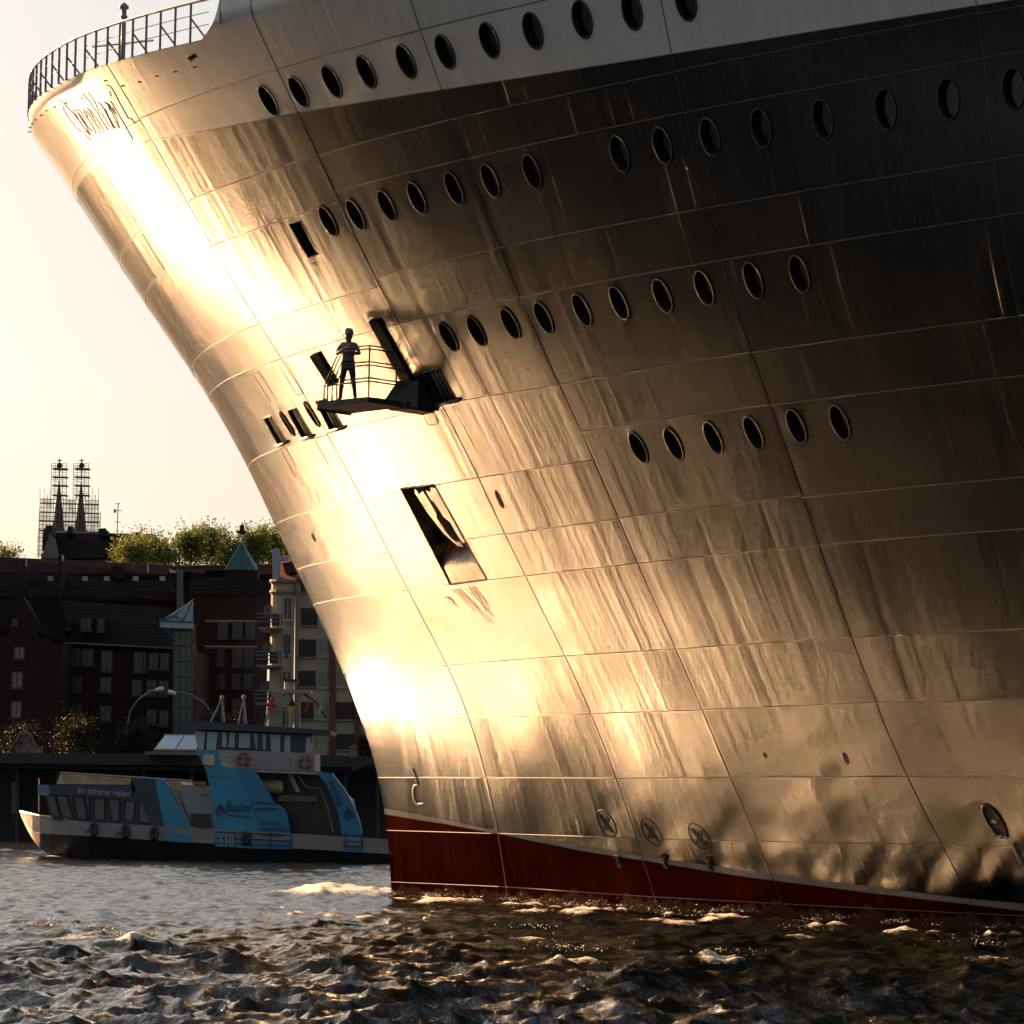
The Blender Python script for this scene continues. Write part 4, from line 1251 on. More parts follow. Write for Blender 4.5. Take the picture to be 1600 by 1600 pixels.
# ------------------------------------------------------------------ far bank: quay, landing stage, houses, church, trees
def brick_mat(name, c1, c2, mortar, scale=1.0):
    m, nt, b = new_mat(name)
    tc = N(nt, 'ShaderNodeTexCoord'); mp = N(nt, 'ShaderNodeMapping')
    mp.inputs[2].default_value = (R(90), 0, 0); nt.links.new(tc.outputs['Object'], mp.inputs[0])
    br = N(nt, 'ShaderNodeTexBrick'); br.inputs['Scale'].default_value = 3.2*scale
    br.inputs['Color1'].default_value = c1+(1,); br.inputs['Color2'].default_value = c2+(1,); br.inputs['Mortar'].default_value = mortar+(1,)
    br.inputs['Mortar Size'].default_value = 0.018
    nt.links.new(mp.outputs[0], br.inputs['Vector'])
    no = N(nt, 'ShaderNodeTexNoise'); no.inputs['Scale'].default_value = 0.35; no.inputs['Detail'].default_value = 6
    nt.links.new(tc.outputs['Object'], no.inputs['Vector'])
    c = mixcol(nt, ramp(nt, no.outputs[0], 0.3, 0.7), (0.75, 0.75, 0.75), (1.2, 1.15, 1.1))
    nt.links.new(mixcol(nt, 1.0, br.outputs[0], c, 'MULTIPLY'), b.inputs['Base Color'])
    b.inputs['Roughness'].default_value = 0.85; b.inputs['Specular IOR Level'].default_value = 0.2
    return m
def tile_mat(name, col, k=2.6):
    m, nt, b = new_mat(name)
    tc = N(nt, 'ShaderNodeTexCoord')
    wv = N(nt, 'ShaderNodeTexWave', wave_type='BANDS', bands_direction='Z'); wv.inputs['Scale'].default_value = k; wv.inputs['Distortion'].default_value = 0.6
    nt.links.new(tc.outputs['Object'], wv.inputs['Vector'])
    no = N(nt, 'ShaderNodeTexNoise'); no.inputs['Scale'].default_value = 1.2; no.inputs['Detail'].default_value = 6
    nt.links.new(tc.outputs['Object'], no.inputs['Vector'])
    c = mixcol(nt, ramp(nt, no.outputs[0], 0.3, 0.7), tuple(x*0.7 for x in col), tuple(x*1.3 for x in col))
    nt.links.new(c, b.inputs['Base Color']); b.inputs['Roughness'].default_value = 0.85; b.inputs['Specular IOR Level'].default_value = 0.08
    bp = N(nt, 'ShaderNodeBump'); bp.inputs['Distance'].default_value = 0.06
    nt.links.new(wv.outputs[0], bp.inputs['Height']); nt.links.new(bp.outputs[0], b.inputs['Normal'])
    return m
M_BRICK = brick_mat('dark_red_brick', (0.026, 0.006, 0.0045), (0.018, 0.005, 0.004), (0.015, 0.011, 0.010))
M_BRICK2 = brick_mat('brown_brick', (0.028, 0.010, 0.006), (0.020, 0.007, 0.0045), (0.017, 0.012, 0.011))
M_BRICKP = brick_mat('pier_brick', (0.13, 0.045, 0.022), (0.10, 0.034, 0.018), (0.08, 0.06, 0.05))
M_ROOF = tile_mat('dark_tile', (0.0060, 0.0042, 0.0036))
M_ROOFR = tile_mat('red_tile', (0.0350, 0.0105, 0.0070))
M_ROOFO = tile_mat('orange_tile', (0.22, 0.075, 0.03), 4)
M_CREAM = simple('cream_render', (0.2640, 0.2068, 0.1364), 0.85, 0.18, 0.8)
M_LILAC = simple('pale_parapet_render', (0.26, 0.24, 0.29), 0.85, 0.12, 1.0)
M_STONE = simple('pale_stone', (0.1275, 0.1013, 0.0825), 0.85, 0.2, 1.5)
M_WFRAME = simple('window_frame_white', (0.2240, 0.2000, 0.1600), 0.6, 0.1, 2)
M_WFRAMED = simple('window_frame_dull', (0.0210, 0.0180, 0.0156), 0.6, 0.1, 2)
M_WGLASS = simple('window_glass', (0.008, 0.008, 0.008), 0.25, 0.3, 0.5)
M_CURTAIN = simple('net_curtain', (0.1500, 0.1237, 0.0900), 0.9, 0.3, 3, stretch=(8, 1, 1))
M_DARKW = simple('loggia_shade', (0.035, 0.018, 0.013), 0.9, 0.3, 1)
M_COPPER = simple('green_copper', (0.0210, 0.0488, 0.0375), 0.6, 0.25, 1.5)
M_TGLASS = simple('tower_glass', (0.0154, 0.0350, 0.0308), 0.15, 0.3, 0.6)
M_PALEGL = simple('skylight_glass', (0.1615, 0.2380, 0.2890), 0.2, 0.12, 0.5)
M_SLATE = simple('grey_slate', (0.050, 0.055, 0.062), 0.6, 0.2, 1.0)
M_SCAF = simple('scaffold_tube', (0.12, 0.10, 0.08), 0.5, 0.2, 2)
M_BOARD = simple('scaffold_board', (0.06, 0.045, 0.03), 0.8, 0.2, 1)
M_STAGE = simple('landing_stage_steel', (0.0150, 0.0126, 0.0108), 0.7, 0.3, 0.4)
M_STAGED = simple('landing_stage_dark', (0.006, 0.005, 0.005), 0.8, 0.3, 0.4)
M_LAMP = simple('lamp_steel', (0.10, 0.095, 0.09), 0.4, 0.2, 2)
M_LHEAD = simple('lamp_head_grey', (0.45, 0.43, 0.40), 0.4, 0.1, 2)
M_BARK = simple('bark', (0.05, 0.035, 0.025), 0.9, 0.3, 3)
def net_mat():
    m, nt, b = new_mat('scaffold_netting')
    b.inputs['Base Color'].default_value = (0.45, 0.38, 0.28, 1); b.inputs['Roughness'].default_value = 0.9
    tr = N(nt, 'ShaderNodeBsdfTransparent'); mx = N(nt, 'ShaderNodeMixShader')
    tc = N(nt, 'ShaderNodeTexCoord'); no = N(nt, 'ShaderNodeTexNoise'); no.inputs['Scale'].default_value = 0.7; no.inputs['Detail'].default_value = 5
    nt.links.new(tc.outputs['Object'], no.inputs['Vector'])
    nt.links.new(ramp(nt, no.outputs[0], 0.35, 0.7, 0.12, 0.45), mx.inputs[0])
    nt.links.new(tr.outputs[0], mx.inputs[1]); nt.links.new(b.outputs[0], mx.inputs[2]); nt.links.new(mx.outputs[0], nt.nodes['Material Output'].inputs[0])
    return m
M_NET = net_mat()
def leaf_mat(name, col):
    m, nt, b = new_mat(name)
    info = N(nt, 'ShaderNodeNewGeometry')
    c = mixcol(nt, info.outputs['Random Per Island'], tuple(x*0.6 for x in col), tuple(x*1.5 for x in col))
    nt.links.new(c, b.inputs['Base Color']); b.inputs['Roughness'].default_value = 0.6
    tl = N(nt, 'ShaderNodeBsdfTranslucent'); nt.links.new(c, tl.inputs[0])
    mx = N(nt, 'ShaderNodeMixShader'); mx.inputs[0].default_value = 0.5
    nt.links.new(b.outputs[0], mx.inputs[1]); nt.links.new(tl.outputs[0], mx.inputs[2]); nt.links.new(mx.outputs[0], nt.nodes['Material Output'].inputs[0])
    return m
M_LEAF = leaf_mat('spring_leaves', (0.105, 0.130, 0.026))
M_LEAF2 = leaf_mat('shaded_olive_leaves', (0.012, 0.0105, 0.003))  # shade of the houses over the quay is put into this darkened leaf colour

class Thing:
    """a top-level thing whose parts are laid out by sight lines at a given depth"""
    def __init__(self, name, px, py, Y, label, cat, group=None):
        self.o = empty(name, at_depth(px, py, Y)); self.Y = Y
        tag(self.o, label, cat, group)
        self.inv = Matrix.Translation(-self.o.location)
    def put(self, name, mb, mat, parent=None, smooth=False):
        mb.v = [self.inv @ Vector(p) for p in mb.v]
        return link(name, mb.mesh(name, mat, smooth), parent or self.o)
    def slab(self, name, pts, d0, d1, mat, parent=None):
        """outline in photo pixels, standing at depth Y+d0, going back to Y+d1"""
        a = [at_depth(x, y, self.Y+d0) for x, y in pts]; n_ = len(a)
        b = [p+Vector((0, d1-d0, 0)) for p in a]
        return self.put(name, MB().add(a+b, [tuple(range(n_)), tuple(range(2*n_-1, n_-1, -1))]+[(i, n_+i, n_+(i+1) % n_, (i+1) % n_) for i in range(n_)]), mat, parent)
    def roof(self, name, x0, y0, x1, y1, d0, X0, Y0, X1, Y1, d1, mat, th=0.25):
        """sloping sheet from eaves (x0,y0)-(x1,y1) at d0 up to ridge (X0,Y0)-(X1,Y1) at d1"""
        p = [at_depth(x0, y0, self.Y+d0), at_depth(x1, y1, self.Y+d0), at_depth(X1, Y1, self.Y+d1), at_depth(X0, Y0, self.Y+d1)]
        return self.put(name, MB().prism(p, (0, 0.05, -th)), mat)
    def tube(self, name, pts, r, mat, d=0.0, parent=None, seg=5):
        return self.put(name, MB().tube([at_depth(x, y, self.Y+d) for x, y in pts], r, seg), mat, parent)
    def window(self, x0, y0, x1, y1, d=0.0, frame=None, glass=None, bars=1):
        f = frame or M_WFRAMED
        mb = MB()
        a = at_depth(x0, y0, self.Y+d); b = at_depth(x1, y1, self.Y+d)
        X0, X1, Z0, Z1 = a.x, b.x, b.z, a.z; y = a.y
        t = 0.09
        mb.box(X0-t, X0, y-0.06, y+0.02, Z0-t, Z1+t).box(X1, X1+t, y-0.06, y+0.02, Z0-t, Z1+t).box(X0, X1, y-0.058, y+0.02, Z1, Z1+t).box(X0-t-0.1, X1+t+0.1, y-0.14, y+0.02, Z0-t-0.1, Z0-t-0.002).box(X0, X1, y-0.058, y+0.02, Z0-t, Z0)
        for k in range(bars):
            xm = X0+(X1-X0)*(k+1)/(bars+1)
            mb.box(xm-0.04, xm+0.04, y-0.05, y+0.01, Z0, Z1)
        w = self.put('window', mb, f)
        self.put('pane', MB().box(X0, X1, y-0.025, y-0.012, Z0, Z1), glass or M_WGLASS, w)
        return w

# ground and quay
gz = 2.6
tag(link('ground', mesh_from('ground', [(-1500, 236, gz), (500, 236, gz), (900, 3400, gz+14), (-2500, 3400, gz+14), (-1500, 236, -2), (500, 236, -2)], [(0, 1, 2, 3), (4, 5, 1, 0)], simple('quay_stone', (0.05, 0.045, 0.04), 0.9, 0.3, 0.2))), kind='structure')
# wooded, built-up rise of the same bank going on up-river (beyond the left edge)
def far_bank():
    V_, F_ = [], []
    xs = np.linspace(-75, -900, 260)
    rg = np.random.default_rng(5)
    prev = 14
    for i, x in enumerate(xs):
        hgt = 12+4*math.sin(i*0.11)+3*math.sin(i*0.31+1)+(rg.random()*2.5 if i % 3 else 4*rg.random())
        y = 262+0.02*(-75-x)
        V_ += [(x, y-20, 2.0), (x, y-6, 2.0+hgt*0.75), (x, y+4, 2.0+hgt), (x, y+60, 2.0+hgt*1.25)]
    for i in range(len(xs)-1):
        for k in range(3): F_.append((4*i+k, 4*i+k+1, 4*i+5+k, 4*i+4+k))
    return mesh_from('terrain', V_, F_, simple('far_bank_cover', (0.030, 0.026, 0.018), 0.9, 0.4, 0.15))
tag(link('terrain', far_bank()), kind='structure')
def hill():
    V_, F_ = [], []
    for i, x in enumerate(np.linspace(-160, 80, 50)):
        for j, y in enumerate(np.linspace(330, 640, 20)):
            V_.append((x, y, 3+26*math.sin(min(1, j/9)*math.pi/2)*(0.8+0.2*math.sin(x*0.03))))
    for i in range(49):
        for j in range(19): F_.append((i*20+j, (i+1)*20+j, (i+1)*20+j+1, i*20+j+1))
    return mesh_from('hill', V_, F_, simple('hill_earth', (0.030, 0.032, 0.014), 0.9, 0.3, 0.3), True)
tag(link('hill', hill()), kind='structure')

# landing stage
t = Thing('landing_stage', 300, 1338, 226, 'long dark flat roofed landing stage on the far bank behind the ferry', 'pier')
t.slab('roof', [(-40,1176),(306,1177.5),(600,1181),(660,1182),(660,1200),(306,1196),(-40,1192)], 0, 9, M_STAGE)
t.slab('roof_fascia', [(-40,1193),(306,1197),(660,1201),(660,1208),(306,1204),(-40,1199)], 0.6, 8, M_STAGED)
t.slab('pontoon', [(-40,1318),(660,1330),(660,1352),(-40,1340)], -2, 9, M_STAGED)
t.slab('back_wall', [(-40,1199),(660,1207),(660,1331),(-40,1319)], 7.0, 8, M_STAGED)
for x in (-20, 27, 90, 150, 225, 300, 400, 480, 540, 590):
    t.tube('column', [(x,1200),(x,1322)], 0.12, M_STAGE, 1.5)
t.slab('glazed_bay', [(18,1222),(30,1222),(30,1272),(18,1271)], 6.6, 6.9, simple('dim_glazing', (0.035, 0.036, 0.03), 0.2, 0.3, 1))
t.slab('canopy', [(546,1196),(577,1187),(585,1192),(552,1204)], -1.0, 1.5, M_STAGE)
t = Thing('skylight_house', 272, 1176, 224, 'pale blue sloping glass rooflight on top of the landing stage roof', 'rooflight')
t.slab('base', [(226,1174),(306,1174.5),(308,1180),(226,1179)], -0.5, 3, M_STONE)
for q in ([(258,1148.5),(287,1148.5),(273,1170),(242,1169.5)], [(289,1148.5),(316,1149),(306,1171),(275,1170)]):
    p = [at_depth(q[3][0], q[3][1], 223.9), at_depth(q[2][0], q[2][1], 223.9), at_depth(q[1][0], q[1][1], 226.3), at_depth(q[0][0], q[0][1], 226.3)]
    t.put('glass_panel', MB().prism(p, (0, 0.05, -0.06)), M_PALEGL)
t.tube('ridge', [(256,1148),(318,1148.5)], 0.06, M_STONE, 2.4)
t.tube('gutter', [(240,1171),(308,1172)], 0.06, M_WFRAME, -0.1)
t = Thing('vent_post', 551, 1180, 225, 'small grey louvred post with pitched cap on the stage roof beside the bow', 'vent')
t.slab('shaft', [(546.5,1168),(557,1168),(557,1183),(546.5,1183)], 0, 0.45, M_STONE)
t.slab('cap', [(543,1168.5),(551,1163.5),(560,1168.5)], -0.1, 0.6, M_STONE)
t = Thing('ornate_gable', 38, 1178, 240, 'curved brownish gable top with scrolled edges above the landing stage', 'gable')
t.slab('wall', [(15,1172),(17,1166),(24,1160),(29,1149),(33,1144),(37,1142),(42,1144),(47,1147),(51,1157),(56,1165),(62,1169),(66,1178),(15,1178)], 0, 1.2, M_STONE)
t.tube('coping', [(15,1170),(20,1165),(26,1158),(30,1148),(36,1144),(38,1141),(41,1144),(47,1147),(52,1158),(57,1166)], 0.11, M_STONE, -0.1)
t.slab('crest', [(35,1141),(38,1139.5),(41,1141),(40,1148),(36,1148)], -0.2, 0.3, M_STONE)

# curved street lamps
for pts, head, lab in ((([(198,1140),(203,1112),(215,1094),(233,1081),(247,1077.5)]), (250,1077), 'curved street lamp whose arm bows to the right, left of the pair'),
                  (([(338,1140),(332,1115),(318,1097),(298,1085),(276,1080.5)]), (268.5,1082), 'curved street lamp whose arm bows to the left, right of the pair')):
    t = Thing('street_lamp', pts[0][0], 1150, 243, lab, 'street lamp', 'curved street lamps on the quay')
    t.tube('pole', [(pts[0][0], 1178)]+pts, 0.055, M_LAMP)
    c = at_depth(head[0], head[1], 243)
    t.put('lamp_head', MB().lathe([(0.05, -0.32), (0.13, -0.28), (0.17, 0.0), (0.13, 0.26), (0.04, 0.3)], (0, 0, 0), 10, Matrix.Translation(c) @ Matrix.Rotation(R(75 if head[0] < 260 else -75), 4, 'Y')), M_LHEAD, None, True)

# --- brick house with stepped gable at the left edge
t = Thing('brick_house', 20, 1176, 256, 'very dark brick house with pointed gable at the left edge of the frame', 'house')
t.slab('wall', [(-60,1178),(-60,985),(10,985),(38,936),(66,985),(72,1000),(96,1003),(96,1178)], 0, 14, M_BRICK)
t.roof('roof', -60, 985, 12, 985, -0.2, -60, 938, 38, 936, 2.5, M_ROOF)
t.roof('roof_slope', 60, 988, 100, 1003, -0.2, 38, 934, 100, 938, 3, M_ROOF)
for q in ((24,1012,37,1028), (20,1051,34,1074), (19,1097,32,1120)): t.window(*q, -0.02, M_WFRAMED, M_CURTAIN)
t.window(21,968,26,976, -0.02)
# --- long brick block with mansard roof
t = Thing('brick_apartments', 190, 1176, 262, 'long dark red brick apartment block with black mansard roof and pale cornice', 'building')
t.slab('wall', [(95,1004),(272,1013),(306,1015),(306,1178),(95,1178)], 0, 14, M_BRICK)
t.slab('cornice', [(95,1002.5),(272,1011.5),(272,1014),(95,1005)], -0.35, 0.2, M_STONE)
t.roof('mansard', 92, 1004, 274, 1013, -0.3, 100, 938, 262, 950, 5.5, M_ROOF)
t.slab('drain_pipe', [(222,1014),(224,1014),(224,1178),(222,1178)], -0.12, 0, M_STAGED)
for q in ((100,968,108,982), (128,967,141,984), (154,967,161,985)):
    a = t.slab('dormer', [(q[0]-2, q[1]-3), (q[2]+2, q[1]-2), (q[2]+2, q[3]+2), (q[0]-2, q[3]+2)], 0.4, 4, M_ROOF)
    t.window(*q, 0.36)
for q in ((114,1015,126,1039), (129,1015,144,1039), (160,1018,174,1048), (211,1020,226,1049), (234,1022,246,1045), (252,1022,263,1045), (208,1064,220,1085), (231,1064,243,1085), (250,1065,262,1086),
          (231,1110,243,1131), (250,1111,262,1133), (114,1060,126,1080), (158,1060,172,1080), (114,1102,126,1124), (158,1104,172,1126)):
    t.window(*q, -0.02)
# --- glass stair tower
t = Thing('glass_stair_tower', 287, 1176, 258, 'green glass stair tower with a slanting pointed glass roof', 'tower')
t.slab('shaft', [(272,972),(301,972),(300,1178),(270,1178)], 0, 3.0, M_TGLASS)
for x in (272, 281, 291, 300.5): t.tube('mullion', [(x,972),(x-1,1176)], 0.07, M_COPPER, -0.08)
for y in range(985, 1176, 24): t.tube('transom', [(271,y),(301,y+0.6)], 0.06, M_COPPER, -0.1)
r0, r1, r2, r3 = at_depth(250,970,257), at_depth(302,972,257), at_depth(302,937,257.6), at_depth(272,962,259.5)
t.put('glass_roof', MB().add([r0, r1, r2, r3, r0-Vector((0, 0, 0.5)), r1-Vector((0, 0, 0.5))], [(0, 3, 2), (0, 1, 2), (0, 4, 5, 1), (4, 0, 3), (1, 5, 3), (2, 3, 1)]), M_PALEGL)
t.tube('roof_edge', [(250,970),(272,962),(302,937),(302,972),(250,970)], 0.07, M_COPPER, -1.1)
t.tube('roof_bar', [(272,962),(286,969),(302,937)], 0.06, M_COPPER, -1.12)
t.tube('corner_strut', [(252,972),(272,1000)], 0.06, M_COPPER, -0.9)
# --- round cornered brick block on the right
t = Thing('corner_brick_block', 355, 1176, 275, 'brown brick block with rounded corner and two pale bands beside the cream house', 'building')
arc = [(296,905,0.0),(320,903.5,0.0),(345,903,0.0),(375,904,0.3),(400,906,1.6),(420,908,4.0)]
fr_ = [at_depth(x, y+24, 275+d) for x, y, d in arc]; lo_ = [Vector((p.x, p.y, 2.0)) for p in fr_]
n_ = len(arc)
t.put('wall', MB().add(fr_+lo_+[p+Vector((0, 12, 0)) for p in (fr_[-1], fr_[0])], [(i, i+1, n_+i+1, n_+i) for i in range(n_-1)]+[tuple(range(n_))+(2*n_, 2*n_+1)]), M_BRICK2)
tp_ = [at_depth(x, y-1, 275+d+1.6) for x, y, d in arc]; ev_ = [at_depth(x, y+24.5, 275+d-0.3) for x, y, d in arc]
t.put('roof', MB().add(ev_+tp_, [(i, i+1, n_+i+1, n_+i) for i in range(n_-1)]), M_ROOF)
for y0 in (969, 1009):
    t.put('pale_band', MB().tube([at_depth(x, y0+2+(x-345)*0.008, 275+d-0.1) for x, y, d in arc[1:5]], 0.13, 5), M_STONE)
for q in ((342,973,354,996), (365,973,377,996), (385,973,397,996), (341,1016,349,1039), (365,1015,377,1041), (382,1015,394,1041), (341,1054,350,1074), (364,1054,374,1074), (382,1054,393,1075), (341,1094,350,1116), (364,1094,375,1116)):
    t.window(*q, -0.06 if q[0] < 380 else 0.25)
t.slab('roof_window', [(379,939),(387,939),(385,948),(378,948)], 1.2, 1.5, M_WFRAME)
# --- long tiled roofs behind
t = Thing('long_roof_house', 130, 1000, 300, 'long red tiled roof with chimneys stretching across behind the dark brick houses', 'house')
t.slab('wall', [(-60,915),(280,925),(280,1020),(-60,1020)], 0, 12, M_BRICK2)
t.roof('roof', -60, 934, 280, 940, -0.3, -60, 868, 262, 884, 7, M_ROOF)
t.roof('upper_roof', -60, 893, 262, 898, 4.2, -60, 867, 262, 883, 6.6, M_ROOFR)
for q in ([(36,876),(39.5,876),(39.5,934),(36,934)], [(92,870),(96,870),(97,936),(92,936)]):
    t.slab('fire_wall', q, -0.3, 3, M_BRICK2)
t.slab('chimney', [(176,884),(193,885),(193,905),(176,904)], 3.2, 5, M_BRICK)
for x in (79, 133, 167, 212, 254): t.put('roof_light', MB().box(-0.25, 0.25, -0.08, 0.05, -0.2, 0.2, Matrix.Translation(at_depth(x, 904, 302))), M_PALEGL)
t.tube('aerial', [(98,868),(98,876)], 0.09, M_LHEAD, -0.2); t.tube('aerial', [(41,874),(41,885)], 0.06, M_LHEAD, -0.2); t.tube('aerial', [(231,882),(231,895)], 0.05, M_LHEAD, 2)
t = Thing('tiled_roof_house', 350, 1000, 305, 'low brown tiled roof with sunlit ridge under the green turret', 'house')
t.slab('wall', [(258,895),(430,897),(430,1000),(258,1000)], 3, 12, M_BRICK2)
t.roof('roof', 256, 908, 430, 908, 2.4, 262, 886.5, 430, 884, 7, M_ROOFR)
t.tube('sunlit_ridge_tiles', [(262,886),(430,883.5)], 0.16, M_ROOFO, 7)  # sunlight along the ridge is put into this brighter tile colour
for q in ((289,893,299,905), (321,891,352,905)): t.slab('dormer', [(q[0],q[1]),(q[2],q[1]),(q[2],q[3]),(q[0],q[3])], 2.2, 6, M_ROOF)
t.slab('slate_spire', [(276,886),(283,890),(285,960),(276,960)], -6, -4.5, M_SLATE)
t.tube('spire_finial', [(280,872),(280,890)], 0.07, M_STAGED, -5)
t = Thing('green_turret', 376, 905, 304, 'green copper pyramid turret with a dark weather vane', 'turret')
ap = at_depth(378,846,306); cr = [at_depth(352,890,303.6), at_depth(400,891,303.6), at_depth(404,888,308.4), at_depth(356,888,308.4)]
t.put('spire', MB().add([ap]+cr, [(0, 2, 1), (0, 3, 2), (0, 4, 3), (0, 1, 4), (1, 2, 3, 4)]), M_COPPER)
for q in cr[:2]: t.put('hip', MB().tube([ap, q], 0.09, 5), simple('copper_edge', (0.09, 0.19, 0.14), 0.5, 0.2, 2))
t.put('hip', MB().tube([ap, (cr[0]+cr[1])/2], 0.05, 5), M_COPPER)
t.slab('drum', [(351,890),(402,891),(402,906),(351,905)], -0.2, 4.4, M_BRICK2)
t.tube('vane_rod', [(378,848),(378,816)], 0.06, M_STAGED, 2)
t.slab('vane', [(367,831),(374,829),(375.5,820),(381,820),(382,829),(385.5,831),(384,834),(376,835)], 1.9, 2.1, M_STAGED)
# --- cream corner house
t = Thing('cream_house', 500, 1176, 250, 'cream corner house with round bay, balconies and red roof beside the bow', 'house')
t.slab('wall', [(462,905),(640,905),(640,1182),(462,1182)], 0.6, 12, M_CREAM)
bay = [(424,1.0),(427,0.5),(433,0.1),(441,-0.1),(450,-0.1),(458,0.3),(462,0.7)]
def bayring(y): return [at_depth(x, y, 250+d) for x, d in bay]
hi_ = bayring(908); n_ = len(bay); lo_ = [Vector((p.x, p.y, 2.2)) for p in hi_]
t.put('bay', MB().add(hi_+lo_+[hi_[-1]+Vector((0, 6, 0)), hi_[0]+Vector((0, 4, 0))], [(i, i+1, n_+i+1, n_+i) for i in range(n_-1)]+[tuple(range(n_))+(2*n_, 2*n_+1)]), M_CREAM)
for y in (908.5, 925): t.put('cornice', MB().tube([p+Vector((0, -0.12, 0)) for p in bayring(y)], 0.17, 6), M_STONE)
t.slab('parapet', [(425,862),(427,857),(432,855),(436,858),(437,868),(444,870),(450,869),(450,875),(438,876),(436,905),(426,908)], 0.4, 1.0, M_LILAC)
t.roof('roof', 432, 905, 640, 905, 0.4, 442, 868, 640, 860, 6, M_ROOFO)
t.slab('dormer', [(441,880),(462,876),(462,894),(446,896)], 0.8, 4, M_DARKW)
for q in ((432,934,438.5,961), (444,934,448,967), (450.5,934,455,967), (431,992,437,1018), (443,992,447,1022), (450,992,454,1022), (431,1050,437,1076), (442,1050,446,1080), (449.5,1050,453.5,1080), (441,1105,446,1135), (449,1105,453.5,1135)):
    dd = 0.5 if q[0] < 440 else -0.18
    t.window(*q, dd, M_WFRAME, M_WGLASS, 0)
for (x0, y0, x1, y1) in ((402,959,440,983), (399,1018,438,1042), (397,1079,427,1101)):
    b = t.slab('balcony', [(x0,y1-4),(x1,y1-2),(x1,y1),(x0+3,y1+1)], -1.4, 2.5, M_STONE)
    for k in range(7):
        xx = x0+(x1-x0)*k/6
        t.tube('baluster', [(xx,y0),(xx,y1-4)], 0.035, M_STAGED, -1.35, b)
    for yy in (y0, y0+6, y0+12): t.tube('balcony_rail', [(x0,yy),(x1,yy+0.5)], 0.045, M_LAMP, -1.38, b)
    t.slab('planter', [(x0+10,y0-10),(x0+17,y0-15),(x0+28,y0-15),(x0+28,y0+2),(x0+10,y0+2)], 1.0, 1.8, M_SLATE, b)
    t.slab('balcony_end', [(x0+22,y0+1),(x1-3,y0+2),(x1-3,y1-5),(x0+22,y1-5)], -1.2, -1.1, M_SLATE, b)
for q in ((470,950,496,977), (467,999,494,1026), (466,1048,493,1072), (470,1097,490,1123), (523,1097,554,1124), (522,1147,553,1171), (470,905,490,924)):
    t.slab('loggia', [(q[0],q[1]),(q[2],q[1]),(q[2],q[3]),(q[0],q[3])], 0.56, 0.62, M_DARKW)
    t.slab('loggia_sill', [(q[0]-1,q[3]),(q[2]+1,q[3]),(q[2]+1,q[3]+3),(q[0]-1,q[3]+3)], 0.40, 0.58, M_STONE)
for q in ((499,998,515,1024), (498,1048,514,1073), (496,1098,512,1122), (527,1049,543,1072), (527,998,543,1022)):
    t.window(*q, 0.57, M_WFRAME, M_CURTAIN, 3)
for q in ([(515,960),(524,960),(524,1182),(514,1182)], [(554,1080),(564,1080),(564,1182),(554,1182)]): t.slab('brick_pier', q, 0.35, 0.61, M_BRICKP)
t.tube('down_pipe', [(463,910),(461,1178)], 0.07, M_STONE, 0.2)

# --- high house below the church
t = Thing('steep_roof_house', 150, 880, 420, 'house with broad dark steep roof, pale gable and stub chimneys below the church', 'house')
t.slab('gable_wall', [(64,872),(78,832),(93,872)], 0, 12, M_STONE)
t.roof('roof', 92, 874, 240, 868, -0.3, 79, 829, 245, 836, 6.5, M_SLATE)
t.roof('roof_dark', 91, 873, 242, 868, -0.5, 80, 832, 190, 834, 5.5, M_ROOF)
t.slab('wall', [(64,866),(245,866),(245,905),(64,905)], 0.4, 12, M_STONE)
t.slab('dark_return', [(66,860),(68,826),(82,822),(82,836),(74,866)], 0.6, 4, M_STAGED)
for q in ([(70,833),(71,821),(82,821),(83,833)], [(104,834),(106,822),(113,822),(114,834)], [(153,836),(154,826),(164,825),(164,829),(168,829),(168,838)], [(207,839),(208,831.5),(216.5,831.5),(216.5,839)], [(226,841),(227,834),(238.5,834),(239,841)]):
    t.slab('chimney', q, 4, 6, M_STAGED)
t = Thing('tv_aerial', 183, 834, 425, 'thin rooftop television aerial on a tall pole against the sky', 'aerial')
t.tube('pole', [(182.5,838),(184.5,786)], 0.07, M_SCAF)
for y, w in ((787, 8), (797.5, 12), (815.5, 10)): t.tube('crossbar', [(184-w/2,y+0.3),(184+w/2,y)], 0.045, M_SCAF)
t.tube('receiver', [(178,798.5),(181,798.5)], 0.25, M_SCAF)

